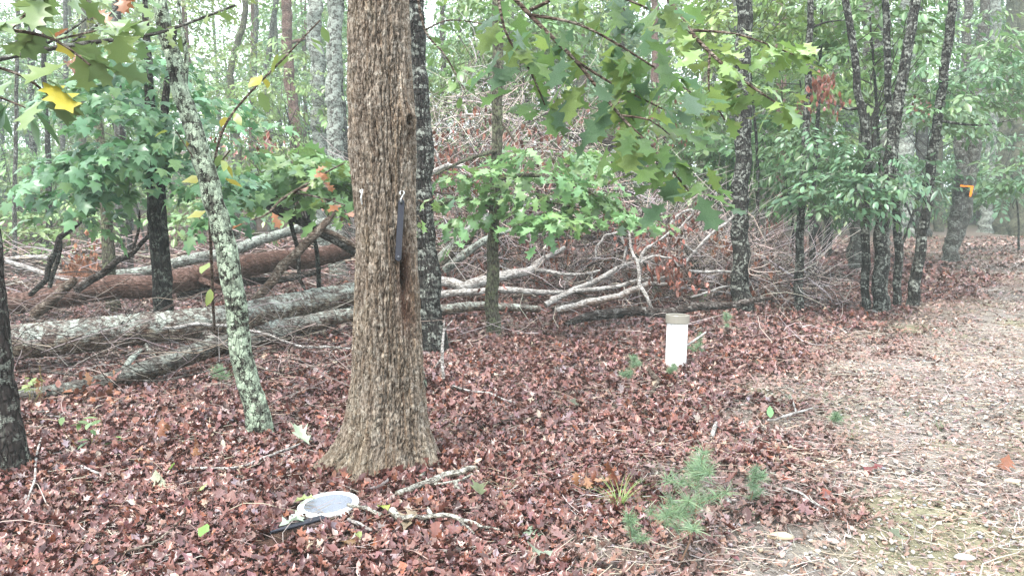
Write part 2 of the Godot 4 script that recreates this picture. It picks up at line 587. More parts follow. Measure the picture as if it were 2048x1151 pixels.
func limb(called: String, label: String, category: String, list: Array, kind: String, d: float, sides := 9, step := 0.06, mat: Material = null, lichen_up := false, forks := [], cut := false, group := "") -> Node3D:
	var near := 0.976 if called == "fallen_stick" else 1.0
	for q in [list] + forks:
		for i in q.size():
			q[i] = [q[i][0], q[i][1], q[i][2], (q[i][3] if q[i].size() > 3 else d) * near]
	if not lichen_up or called != "fallen_log":
		pts_kink(list)
		for f in forks: pts_kink(f)
	var lying := called == "fallen_stick" and not ("standing" in label or "stuck" in label)
	var pts := px_path(list, d)
	if lying: pts = lay(list)
	var o: Vector3 = pts[0][0]
	var buf := Buf.new()
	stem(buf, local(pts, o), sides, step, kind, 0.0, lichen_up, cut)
	var use: Material = mat if mat else bark_material(kind, true)
	var n := obj(called, buf.mesh(use), null, Transform3D(Basis(), o))
	tag(n, label, category, group)
	for f in forks:
		var fb := Buf.new()
		stem(fb, local(lay(f) if lying else px_path(f, d), o), 6, step, kind, 0.0)
		obj("side_branch", fb.mesh(use), n)
	return n

# ---------------------------------------------------------------- the big oak
func oak_radius(h: float) -> float:
	var pts := [[-0.1, 0.295], [0.0, 0.262], [0.12, 0.232], [0.3, 0.205], [0.55, 0.188], [0.9, 0.174], [1.3, 0.157], [1.55, 0.160], [1.78, 0.172], [1.95, 0.170], [2.3, 0.157], [2.6, 0.150], [4.0, 0.138], [6.0, 0.12]]
	for i in pts.size() - 1:
		if h <= pts[i + 1][0]:
			return lerpf(pts[i][1], pts[i + 1][1], smoothstep(pts[i][0], pts[i + 1][0], h) * 0.5 + 0.5 * (h - pts[i][0]) / (pts[i + 1][0] - pts[i][0]))
	return 0.13

func oak_axis(h: float) -> Vector3:
	return Vector3(0.004 + 0.008 * sin(h * 1.7), 0, 0.02 * sin(h * 0.9))

func big_oak() -> void:
	var front := on_ground(758, 955)
	var foot := Vector3(at(778, 940, 4.40).x, 0, -4.40)
	foot.y = gh(foot.x, foot.z)
	var o := thing("oak_tree", "thick brown oak trunk with deeply furrowed bark and flared roots, strap bracket on it", "tree", foot)
	var buf := Buf.new()
	var sides := 300
	var hs := []
	var h := -0.14
	while h < 3.1:
		hs.append(h); h += 0.0075
	while h < 6.2:
		hs.append(h); h += 0.03
	for hh: float in hs:
		var r0 := oak_radius(hh)
		var ax := oak_axis(hh)
		for s in sides:
			var a := TAU * s / sides
			var dir := Vector3(sin(a), 0, cos(a))
			# root flares, strongest to one side
			var toe := exp(-maxf(hh, 0.0) / 0.17)
			var wide := 0.16 * pow(maxf(0.0, sin(a * 4.0 + 0.6)), 2.0) + 0.34 * pow(maxf(0.0, cos(a + 1.3)), 8.0) + 0.26 * pow(maxf(0.0, cos(a + 0.45)), 14.0) + 0.26 * pow(maxf(0.0, cos(a - 1.2)), 8.0) + 0.10 * pow(maxf(0.0, cos(a + 0.25)), 12.0)
			var r := r0 * (1.0 + toe * wide * 1.35) + 0.045 * pow(maxf(0.0, cos(a + 1.35)), 4.0) * exp(-maxf(hh, 0.0) / 0.32)
			# slow swelling and the old branch knot
			var swell := nz.get_noise_3d(dir.x * 40.0, hh * 34.0, dir.z * 40.0) * 0.022
			var ka := wrapf(a - 0.95, -PI, PI)
			var kd := Vector2(ka * 0.18, hh - 1.91).length()
			swell += 0.042 * exp(-pow(kd / 0.07, 2.0)) - 0.045 * exp(-pow(kd / 0.022, 2.0))
			var q := ax + dir * r + Vector3.UP * hh
			# furrowed plates: warped, tall cells
			var wx := bn.get_noise_3d(dir.x * 12.0, q.y * 60.0, dir.z * 12.0) * 0.012 + bn.get_noise_3d(q.x * 160.0, q.y * 120.0, q.z * 160.0) * 0.006
			var fur := absf(bn.get_noise_3d((dir.x * 0.175 + wx) * 190.0, hh * 15.0, (dir.z * 0.175 + wx) * 190.0))
			var fur2 := absf(bn.get_noise_3d((dir.x * 0.175 + wx) * 330.0 + 77.0, hh * 36.0, (dir.z * 0.175 + wx) * 330.0))
			var groove := maxf(1.0 - smoothstep(0.0, 0.10, fur), 0.75 * (1.0 - smoothstep(0.0, 0.08, fur2)))
			var plate := 1.0 - groove
			var f1 := bf.get_noise_3d(q.x * 260.0, q.y * 130.0, q.z * 260.0)
			var f2 := bn.get_noise_3d(q.x * 70.0 + 31.0, q.y * 22.0, q.z * 70.0)
			var bump := -groove * 0.012 + smoothstep(0.08, 0.35, fur) * 0.010 + f1 * 0.003
			# the wound
			var wa := wrapf(a - 0.80, -PI, PI)
			var wh := (hh - 1.04) / 0.27
			var wound := exp(-pow(wa / 0.32, 2.0) - wh * wh * wh * wh) * (0.75 + 0.5 * f2)
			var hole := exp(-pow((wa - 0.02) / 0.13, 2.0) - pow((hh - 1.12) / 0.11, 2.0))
			bump = lerpf(bump, f1 * 0.006, clampf(wound * 0.8, 0.0, 1.0)) - 0.024 * wound - 0.06 * hole
			q += dir * (bump + swell)
			var tone := clampf(0.5 + f2 * 0.75 + f1 * 0.35, 0.0, 1.0)
			var col := Color(0.21, 0.175, 0.143).lerp(Color(0.42, 0.37, 0.315), tone)
			col = col.lerp(Color(0.075, 0.052, 0.040), groove * 0.65)
			col = col.lerp(Color(0.47, 0.41, 0.34), clampf(plate * smoothstep(0.1, 0.5, f1) * 0.3, 0.0, 1.0))
			# dry ochre runs, damp stain, lichen flecks, moss at the foot
			var run := smoothstep(0.12, 0.5, bn.get_noise_3d(dir.x * 120.0, hh * 9.0 + 70.0, dir.z * 120.0))
			col = col.lerp(Color(0.36, 0.25, 0.15), run * 0.45 * plate)
			var stain := smoothstep(0.0, 0.35, bn.get_noise_3d(dir.x * 75.0 + 11.0, hh * 11.0, dir.z * 75.0) - 0.15 + 0.5 * exp(-pow((a - 0.12) / 0.22, 2.0) - pow((hh - 0.82) / 0.3, 2.0)))
			col = col.lerp(Color(0.10, 0.066, 0.048), stain * 0.6)
			col = col.lerp(Color(0.085, 0.034, 0.022), clampf(wound * 1.15, 0.0, 1.0))
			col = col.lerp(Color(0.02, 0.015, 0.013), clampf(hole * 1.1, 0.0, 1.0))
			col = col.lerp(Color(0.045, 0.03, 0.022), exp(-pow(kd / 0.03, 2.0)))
			var fleck := smoothstep(0.36, 0.46, lich.get_noise_3d(q.x * 150.0, q.y * 95.0, q.z * 150.0) + 0.12 * exp(-pow((hh - 0.62) / 0.2, 2.0)))
			col = col.lerp(Color(0.46, 0.42, 0.35), fleck * plate * 0.5)
			var moss := smoothstep(0.15, 0.5, f2 + 0.75 * exp(-maxf(hh, 0.0) / 0.22) - 0.18 + 0.25 * cos(a + 1.3))
			col = col.lerp(Color(0.135, 0.118, 0.062), moss * 0.22)
			buf.add(q, col, Vector2(float(s) / sides, hh))
	for i in hs.size() - 1:
		for s in sides:
			var a1 := i * sides + s
			var b1 := i * sides + (s + 1) % sides
			buf.quad(a1, a1 + sides, b1 + sides, b1)
	obj("trunk", buf.mesh(bark_material("oak", false)), o)
	# strap bracket and the two hooks, hung on the bark
	var hang := func(px: float, py: float) -> Vector3:
		var rr := ray(px, py)
		var best := Vector3.ZERO
		var d := 4.1
		while d < 4.9:
			var p := EYE + rr * (d / -rr.z)
			var ax2 := foot + oak_axis(p.y - foot.y)
			if Vector2(p.x - ax2.x, p.z - ax2.z).length() < oak_radius(p.y - foot.y) + 0.016:
				return p
			d += 0.004
		return EYE + rr * (4.4 / -rr.z)
	var top: Vector3 = hang.call(803, 398)
	var low: Vector3 = hang.call(796, 522)
	low.z += 0.004
	var strap := thing("hanging_strap", "flat black strap with rounded ends hanging from a hook on the oak trunk", "strap", top)
	var out := (Vector3(top.x, 0, top.z) - Vector3(foot.x, 0, foot.z)).normalized().lerp(Vector3.BACK, 0.55).normalized()
	var y := (top - low).normalized()
	var x := y.cross(out).normalized()
	out = x.cross(y)
	var length := top.distance_to(low)
	var bb := Buf.new()
	rounded_bar(bb, Transform3D(Basis(x, y, out), top), length, 0.0165, 0.005, Color(0.032, 0.033, 0.04))
	for v in bb.v.size(): bb.v[v] -= top
	obj("bar", bb.mesh(M.black), strap)
	for t in [0.06, 0.93]:
		var rb := Buf.new()
		disc(rb, Transform3D(Basis(x, y, out), top.lerp(low, t) + out * 0.007 - top), 0.007, 0.004, Color(0.012, 0.012, 0.014) if t < 0.5 else Color(0.08, 0.08, 0.09))
		obj("bolt", rb.mesh(M.black), strap)
	for hk in [[805, 388, "white steel screw hook in the oak bark holding the black strap"], [726, 385, "bare white screw hook in the oak bark with nothing hanging on it"]]:
		var p: Vector3 = hang.call(hk[0], hk[1])
		var hb := Buf.new()
		var ring := []
		for i in (13 if hk[0] > 800 else 7):
			var g := -2.3 + i * 0.42
			ring.append([Vector3(sin(g) * 0.011, cos(g) * 0.012 + 0.006, 0.016), 0.0036])
		ring.append([Vector3(-0.009, -0.03, 0.012), 0.0042])
		ring.append([Vector3(-0.008, -0.06, -0.01), 0.004])
		for i in ring.size() - 1:
			twig(hb, ring[i][0], ring[i + 1][0], ring[i][1], ring[i + 1][1], 0.0, Color(0.50, 0.50, 0.48), 6, 1)
		var hn := obj("screw_hook", hb.mesh(M.plastic), null, Transform3D(Basis(), p + Vector3(0, 0, 0.004)))
		tag(hn, hk[2], "hook")

func rounded_bar(b: Buf, x: Transform3D, length: float, half: float, thick: float, col: Color) -> void:
	# flat bar with round ends running down -y from the origin, faces along z
	var ring := []
	for i in 9:
		var g := PI * i / 8.0
		ring.append(Vector2(cos(g) * half, sin(g) * half - half))
	for i in 9:
		var g := PI + PI * i / 8.0
		ring.append(Vector2(cos(g) * half, -length + half + sin(g) * half))
	var n := ring.size()
	var rows := [[-thick, 1.0], [thick * 0.6, 1.0], [thick, 0.88]]
	var ids := []
	for row in rows:
		var ln := []
		for q in ring:
			var cy: float = clampf(q.y, -length + half, -half)
			ln.append(b.add(x * Vector3(q.x * row[1], cy + (q.y - cy) * row[1], row[0]), col))
		ids.append(ln)
	for k in rows.size() - 1:
		for i in n:
			b.quad(ids[k][i], ids[k][(i + 1) % n], ids[k + 1][(i + 1) % n], ids[k + 1][i])
	var face := []
	for q in ring:
		var cy: float = clampf(q.y, -length + half, -half)
		face.append(b.add(x * Vector3(q.x * 0.88, cy + (q.y - cy) * 0.88, thick), col))
	var c := b.add(x * Vector3(0, -length * 0.5, thick), col)
	for i in n: b.tri(c, face[i], face[(i + 1) % n])

func disc(b: Buf, x: Transform3D, r: float, thick: float, col: Color) -> void:
	var c := b.add(x * Vector3(0, 0, thick), col)
	var f := []
	var g := []
	for i in 14:
		var a := TAU * i / 14.0
		f.append(b.add(x * Vector3(cos(a) * r * 0.85, sin(a) * r * 0.85, thick), col))
		g.append(b.add(x * Vector3(cos(a) * r, sin(a) * r, 0), col))
	for i in 14:
		var j := (i + 1) % 14
		b.tri(c, f[i], f[j])
		b.quad(f[i], g[i], g[j], f[j])

# ---------------------------------------------------------------- ground
func track_share(x: float, z: float) -> float:
	# 0 in the woods, 1 on the pale sandy track
	var d := -z
	var edge := 0.45
	if d < 6.0: edge = lerpf(0.45, 1.79, (d - 3.2) / 2.8)
	elif d < 9.6: edge = lerpf(1.79, 4.4, (d - 6.0) / 3.6)
	else: edge = lerpf(4.4, 9.2, minf((d - 9.6) / 5.4, 1.0)) + maxf(d - 15.0, 0.0) * 0.06
	return smoothstep(-0.9, 1.1, x - edge - 0.25 + nz.get_noise_2d(x * 45.0, z * 45.0) * 1.1) * (1.0 - 0.5 * smoothstep(13.0, 19.0, d))

func ground() -> void:
	var b := Buf.new()
	var xs := []
	var zs := []
	var q := -120.0
	while q < 120.0:
		xs.append(q)
		q += 0.07 if absf(q - 0.8) < 6.0 else (0.35 if absf(q) < 16.0 else (2.0 if absf(q) < 40.0 else 8.0))
	q = 6.0
	while q > -160.0:
		zs.append(q)
		q -= 1.0 if q > -1.5 else (0.07 if q > -12.0 else (0.3 if q > -30.0 else (2.0 if q > -60.0 else 8.0)))
	for z in zs:
		for x in xs:
			var t := track_share(x, z)
			var n := nz.get_noise_2d(x * 90.0, z * 90.0)
			var n2 := bf.get_noise_2d(x * 120.0, z * 120.0)
			var col := Color(0.10, 0.056, 0.042).lerp(Color(0.19, 0.115, 0.09), clampf(0.5 + n, 0, 1))
			var sand := Color(0.27, 0.225, 0.195).lerp(Color(0.37, 0.325, 0.275), clampf(0.5 + n2, 0, 1))
			sand = sand.lerp(Color(0.33, 0.31, 0.16), smoothstep(0.12, 0.42, nz.get_noise_2d(x * 34.0 + 50.0, z * 34.0)) * 0.6)
			col = col.lerp(sand, t)
			b.add(Vector3(x, gh(x, z) + n2 * 0.006, z), col * (0.9 + 0.25 * n2), Vector2(x, z))
	var w := xs.size()
	for j in zs.size() - 1:
		for i in w - 1:
			var a := j * w + i
			b.quad(a, a + w, a + w + 1, a + 1)
	var g := obj("ground", b.mesh(M.soil))
	tag(g, "woodland floor of reddish soil turning to pale sandy gravel along the track", "", "", "structure")

const LITTER := [Color(0.128, 0.052, 0.041), Color(0.074, 0.031, 0.027), Color(0.175, 0.080, 0.062), Color(0.23, 0.125, 0.10), Color(0.21, 0.075, 0.042), Color(0.21, 0.145, 0.145), Color(0.34, 0.25, 0.20), Color(0.145, 0.066, 0.062)]

func litter_color() -> Color:
	var k := rng.randf()
	var i := 7
	if k < 0.34: i = 0
	elif k < 0.56: i = 1
	elif k < 0.74: i = 2
	elif k < 0.80: i = 3
	elif k < 0.84: i = 4
	elif k < 0.88: i = 5
	elif k < 0.91: i = 6
	return shade(LITTER[i], 0.25)

func dead_leaf(outline: Array) -> Buf:
	var b := Buf.new()
	leaf(b, Transform3D(Basis(Vector3.RIGHT, -PI / 2), Vector3(0, 0, 0.5)), outline, Color(1, 1, 1), rng.randf_range(-0.9, 1.0), rng.randf_range(-0.6, 0.7), rng.randf_range(-0.6, 0.6), 0.8)
	return b

func on_plaque(x: float, z: float) -> bool:
	var p := Vector2(x, z)
	return p.distance_to(plaque_at) < 0.18 or Geometry2D.get_closest_point_to_segment(p, stake_from, stake_to).distance_to(p) < 0.075

func litter() -> void:
	var shapes := []
	for i in 8:
		shapes.append(dead_leaf([OAK, OVAL, WHITE_OAK, OAK, OVAL, SLIM, WHITE_OAK, OAK][i]))
	var root := thing("leaf_litter", "wet red-brown fallen leaves carpeting the woodland floor", "leaf litter")
	root.set_meta("kind", "stuff")
	var lists := []
	var cols := []
	for i in 8:
		lists.append([]); cols.append([])
	var tries := 0
	for band in [[2.2, 5.0, 44000, 0.054], [5.0, 8.5, 46000, 0.064], [8.5, 14.0, 46000, 0.08], [14.0, 32.0, 40000, 0.14]]:
		for i in int(band[2]):
			var d := sqrt(rng.randf_range(band[0] * band[0], band[1] * band[1]))
			var x := d * rng.randf_range(-0.80, 0.80)
			var t := track_share(x, -d)
			var k := rng.randf()
			if k > 1.0 - t * 0.83 or on_plaque(x, -d): continue
			var size: float = band[3] * rng.randf_range(0.55, 1.25) * (1.0 - 0.35 * t)
			var y := gh(x, -d) + rng.randf_range(0.004, 0.035) * (1.0 - 0.7 * t)
			var up := rng.randf_range(-1, 1)
			var bs := Basis(Vector3.UP, rng.randf_range(0, TAU)) * Basis(Vector3.RIGHT, up * up * up * 0.9 + rng.randf_range(-0.15, 0.15)) * Basis(Vector3.BACK, rng.randf_range(-0.45, 0.45))
			var s := rng.randi() % 8
			var c := litter_color()
			if t > 0.3: c = c.lerp(Color(0.30, 0.22, 0.17), 0.45 * t)
			lists[s].append(Transform3D(bs.scaled(Vector3.ONE * size), Vector3(x, y, -d)))
			cols[s].append(c)
	var tree_at := Vector2(at(778, 940, 4.40).x, -4.40)
	for i in 1500:
		var a := rng.randf_range(-2.6, 2.6)
		var out := rng.randf_range(0.0, 0.16)
		var r := 0.27 + out + 0.09 * pow(maxf(0.0, cos(a + 1.3)), 6.0)
		var p := Vector3(tree_at.x + sin(a) * r, 0, tree_at.y + cos(a) * r)
		if on_plaque(p.x, p.z): continue
		p.y = gh(p.x, p.z) + rng.randf_range(0.01, 0.075) * (1.0 - out * 5.0)
		var s := rng.randi() % 8
		lists[s].append(Transform3D((Basis(Vector3.UP, rng.randf_range(0, TAU)) * Basis(Vector3.RIGHT, rng.randf_range(-0.9, 0.9))).scaled(Vector3.ONE * rng.randf_range(0.045, 0.085)), p))
		cols[s].append(litter_color())
	for i in 8:
		many("dead_leaves", (shapes[i] as Buf).mesh(M.dead), lists[i], cols[i], root)
	var bits := []
	var bit_cols := []
	for i in 60000:
		var d := sqrt(rng.randf_range(2.2 * 2.2, 20.0 * 20.0))
		var x := d * rng.randf_range(-0.15, 0.80)
		var t := track_share(x, -d)
		if rng.randf() > 0.15 + t * 0.85: continue
		if nz.get_noise_2d(x * 38.0, d * 38.0) + rng.randf_range(-0.25, 0.25) < -0.12: continue
		bits.append(Transform3D((Basis(Vector3.UP, rng.randf_range(0, TAU)) * Basis(Vector3.RIGHT, rng.randf_range(-0.4, 0.4))).scaled(Vector3.ONE * rng.randf_range(0.018, 0.05) * (1.0 + d * 0.03)), Vector3(x, gh(x, -d) + rng.randf_range(0.004, 0.014), -d)))
		bit_cols.append(shade([Color(0.27, 0.18, 0.155), Color(0.18, 0.105, 0.09), Color(0.33, 0.24, 0.19), Color(0.40, 0.33, 0.27), Color(0.13, 0.065, 0.06)][rng.randi() % 5]))
	many("leaf_fragments", (shapes[1] as Buf).mesh(M.dead), bits, bit_cols, root)
	# needles and stalks between the leaves
	var straw := Buf.new()
	for i in 22:
		var a := rng.randf_range(0, TAU)
		var p := Vector3(rng.randf_range(-0.16, 0.16), rng.randf_range(0.0, 0.014), rng.randf_range(-0.16, 0.16))
		var l := rng.randf_range(0.04, 0.11)
		twig(straw, p, p + Vector3(cos(a) * l, rng.randf_range(-0.004, 0.012), sin(a) * l), 0.0011, 0.0009, rng.randf_range(-0.1, 0.1), Color(1, 1, 1), 3, 3)
	var sl := []
	var sc := []
	for i in 9000:
		var d := sqrt(rng.randf_range(2.2 * 2.2, 15.0 * 15.0))
		var x := d * rng.randf_range(-0.78, 0.78)
		if rng.randf() > 0.36 + 0.02 * track_share(x, -d): continue
		sl.append(Transform3D(Basis(Vector3.UP, rng.randf_range(0, TAU)).scaled(Vector3.ONE * rng.randf_range(0.8, 1.7)), Vector3(x, gh(x, -d) + 0.006 + rng.randf_range(0.0, 0.02), -d)))
		sc.append(shade([Color(0.38, 0.30, 0.25), Color(0.25, 0.175, 0.145), Color(0.45, 0.39, 0.33)][rng.randi() % 3]))
	var sn := thing("pine_straw", "thin tan needles and stalks scattered over the sandy track", "pine straw")
	sn.set_meta("kind", "stuff")
	many("needles", straw.mesh(M.twig), sl, sc, sn)

func pebble_mesh() -> ArrayMesh:
	var b := Buf.new()
	var rows := 4
	for j in rows + 1:
		for i in 7:
			var th := PI * j / rows
			var ph := TAU * i / 7.0
			var r := 1.0 + rng.randf_range(-0.18, 0.18)
			b.add(Vector3(sin(th) * cos(ph) * r, cos(th) * 0.6 * r, sin(th) * sin(ph) * r * 0.8), Color(1, 1, 1))
	for j in rows:
		for i in 7:
			var a := j * 7 + i
			var c := j * 7 + (i + 1) % 7
			b.quad(a, a + 7, c + 7, c)
	return b.mesh(M.stone)

func gravel() -> void:
	var root := thing("gravel", "small pale pebbles and grit strewn on the sandy track", "gravel")
	root.set_meta("kind", "stuff")
	for v in 3:
		var l := []
		var c := []
		for i in 9000:
			var d := sqrt(rng.randf_range(2.2 * 2.2, 9.0 * 9.0))
			var x := d * rng.randf_range(0.0, 0.75)
			var t := track_share(x, -d)
			if rng.randf() > t: continue
			var s := 0.0035 + 0.012 * pow(rng.randf(), 5.0)
			l.append(Transform3D(Basis(Vector3.UP, rng.randf_range(0, TAU)).scaled(Vector3.ONE * s), Vector3(x, gh(x, -d) + s * 0.3 + 0.003, -d)))
			c.append(shade([Color(0.31, 0.28, 0.245), Color(0.25, 0.21, 0.195), Color(0.38, 0.335, 0.27), Color(0.20, 0.185, 0.18), Color(0.29, 0.20, 0.15)][rng.randi() % 5]))
		many("pebbles", pebble_mesh(), l, c, root)
	var names := ["flat tan stone at the track edge in front of the pine seedling", "rounded pale stone lying out on the open sandy track", "grey-brown stone with a chipped corner low on the track", "smooth whitish stone near the frame's lower corner of the track"]
	var spots_px := [[1560, 1075, 0.055], [2025, 965, 0.05], [1665, 1085, 0.03], [1930, 1118, 0.04]]
	for i in 4:
		var p := on_ground(spots_px[i][0], spots_px[i][1])
		var m := obj("stone", pebble_mesh(), null, Transform3D(Basis(Vector3.UP, i * 1.3).scaled(Vector3(1.3, 0.55, 0.9) * spots_px[i][2]), p + Vector3(0, 0.008, 0)))
		tag(m, names[i], "stone", "stones on the track")
		m.mesh = m.mesh.duplicate()
		m.mesh.surface_set_material(0, tinted(M.stone, [Color(0.33, 0.25, 0.16), Color(0.45, 0.38, 0.26), Color(0.3, 0.25, 0.22), Color(0.5, 0.47, 0.43)][i]))

func tinted(m: StandardMaterial3D, c: Color) -> StandardMaterial3D:
	var k: StandardMaterial3D = m.duplicate()
	k.albedo_color = c.linear_to_srgb()
	return k

# the countable leaves nearest the camera, each an object, and the odd ones that stand out
func fallen_leaves() -> void:
	var meshes := []
	for i in 15:
		var b := dead_leaf([OAK, WHITE_OAK, OAK][i % 3])
		meshes.append(b.mesh(tinted(M.dead, shade(LITTER[[0, 1, 2, 0, 0, 4, 7, 2, 5, 0, 1, 2, 7, 7, 3][i]], 0.15))))
	for i in 290:
		var d := sqrt(rng.randf_range(2.75 * 2.75, 4.7 * 4.7))
		var x := d * rng.randf_range(-0.66, 0.5)
		if track_share(x, -d) > 0.7: x = d * rng.randf_range(-0.66, 0.05)
		if on_plaque(x, -d): x -= 0.55
		var bs := Basis(Vector3.UP, rng.randf_range(0, TAU)) * Basis(Vector3.RIGHT, rng.randf_range(-0.4, 0.4)) * Basis(Vector3.BACK, rng.randf_range(-0.35, 0.35))
		var n := obj("fallen_leaf", meshes[rng.randi() % 15], null, Transform3D(bs.scaled(Vector3.ONE * rng.randf_range(0.06, 0.095)), Vector3(x, gh(x, -d) + rng.randf_range(0.022, 0.036), -d)))
		tag(n, "large lobed brown oak leaf lying loose on top of the leaf litter", "leaf", "brown oak leaves on top of the litter")
	var odd := [
		[605, 900, OAK, Color(0.42, 0.50, 0.34), 0.13, "pale green oak leaf fallen beside the big oak's root"],
		[582, 1062, OAK, Color(0.44, 0.53, 0.39), 0.10, "whitish green oak leaf fallen across the black stake of the oval plaque"],
		[958, 1012, OAK, Color(0.40, 0.46, 0.26), 0.11, "green star-shaped oak leaf beside the lichen sticks under the big oak"],
		[768, 1034, OVAL, Color(0.42, 0.5, 0.1), 0.07, "bright yellow-green leaf by the forked end of the lichen stick"],
		[716, 1088, SLIM, Color(0.34, 0.42, 0.14), 0.10, "narrow green leaf below the oval plaque"],
		[408, 1088, OVAL, Color(0.22, 0.45, 0.08), 0.08, "vivid green seedling leaf alone in the red litter"],
		[345, 955, OVAL, Color(0.32, 0.48, 0.12), 0.05, "small bright green leaf between the leaning trunk and the oak"],
		[405, 1000, OVAL, Color(0.36, 0.5, 0.14), 0.05, "small lime leaf on the litter above the vivid green one"],
		[1058, 1075, WHITE_OAK, Color(0.30, 0.38, 0.26), 0.11, "silvery green lobed leaf beside the pine seedling"],
		[1083, 1135, WHITE_OAK, Color(0.32, 0.36, 0.26), 0.11, "pale turned-over leaf at the bottom edge below the pine seedling"],
		[1750, 945, OAK, Color(0.20, 0.045, 0.04), 0.10, "dark red oak leaf standing up on the bare track"],
		[2010, 945, OAK, Color(0.27, 0.09, 0.035), 0.12, "orange-brown curled oak leaf far out on the track"],
		[1655, 1005, OAK, Color(0.25, 0.06, 0.03), 0.10, "red-brown curled leaf in the middle of the track"],
		[830, 1020, OAK, Color(0.24, 0.09, 0.04), 0.10, "orange-brown oak leaf propped against the lichen stick"],
		[705, 1100, OAK, Color(0.30, 0.18, 0.09), 0.11, "yellowish tan oak leaf just below the oval plaque"],
		[755, 1000, WHITE_OAK, Color(0.27, 0.23, 0.22), 0.09, "grey lobed leaf between the oval plaque and the oak"],
		[1800, 1105, WHITE_OAK, Color(0.34, 0.38, 0.27), 0.10, "pale green leaf near the bottom of the track"],
		[1150, 825, WHITE_OAK, Color(0.34, 0.36, 0.26), 0.09, "small pale leaf midway between the oak and the white pipe"],
		[1540, 845, OVAL, Color(0.2, 0.42, 0.15), 0.08, "single green leaf sprouting by the pale twig at the track edge"],
		[322, 985, WHITE_OAK, Color(0.45, 0.45, 0.3), 0.10, "pale olive leaf on the litter below the leaning lichen trunk"],
		[820, 1055, OAK, Color(0.34, 0.26, 0.17), 0.11, "straw-coloured oak leaf under the forked lichen stick"],
		[1170, 985, OAK, Color(0.22, 0.09, 0.048), 0.11, "broad chestnut leaf in the rusty clump beside the grass tuft"],
	]
	for q in odd:
		var p := on_ground(q[0], q[1])
		var n := obj("fallen_leaf", dead_leaf(q[2]).mesh(tinted(M.leaf, q[3])), null, Transform3D((Basis(Vector3.UP, rng.randf_range(0, TAU)) * Basis(Vector3.RIGHT, rng.randf_range(-0.2, 0.3))).scaled(Vector3.ONE * q[4] * 1.15), p + Vector3(0, 0.05, 0)))
		tag(n, q[5], "leaf")

# ---------------------------------------------------------------- made things
func pipe() -> void:
	var foot := on_ground(1351, 738)
	var o := thing("well_pipe", "white plastic pipe standing upright in the litter with an open tan collar", "pipe", foot)
	o.rotation = Vector3(-0.02, 0.3, -0.035)
	var r := 0.092
	var b := Buf.new()
	var prof := []
	for i in 40: prof.append([r, -0.05 + i * 0.012])
	lathe(b, prof, Color(0.84, 0.85, 0.84), 48)
	for i in b.v.size():
		var p := b.v[i]
		var dirt := smoothstep(0.0, 0.3, bf.get_noise_3d(p.x * 200.0, p.y * 60.0, p.z * 200.0) + 0.45 * smoothstep(0.22, 0.02, p.y) - 0.12)
		b.c[i] = b.c[i].lerp(Color(0.30, 0.24, 0.19), dirt * 0.55)
	obj("pipe", b.mesh(M.plastic), o)
	var k := Buf.new()
	lathe(k, [[r + 0.002, 0.412], [r + 0.010, 0.413], [r + 0.0125, 0.416], [r + 0.0125, 0.484], [r + 0.010, 0.488], [r + 0.001, 0.488], [r - 0.003, 0.485], [r - 0.003, 0.30]], Color(0.21, 0.19, 0.155), 48)
	obj("collar", k.mesh(M.plastic), o)
	var f := Buf.new()
	lathe(f, [[r - 0.006, 0.0], [r - 0.006, 0.40]], Color(0.3, 0.3, 0.28), 32)
	lathe(f, [[0.001, 0.05], [r - 0.005, 0.05]], Color(0.05, 0.045, 0.04), 32)
	obj("bore", f.mesh(M.plastic), o)

func lathe(b: Buf, profile: Array, col: Color, sides: int) -> void:
	for i in profile.size() - 1:
		var first := b.v.size()
		for e in [i, i + 1]:
			for s in sides:
				var a := TAU * s / sides
				b.add(Vector3(cos(a) * profile[e][0], profile[e][1], sin(a) * profile[e][0]), col)
		for s in sides:
			var t := (s + 1) % sides
			b.quad(first + s, first + s + sides, first + t + sides, first + t)

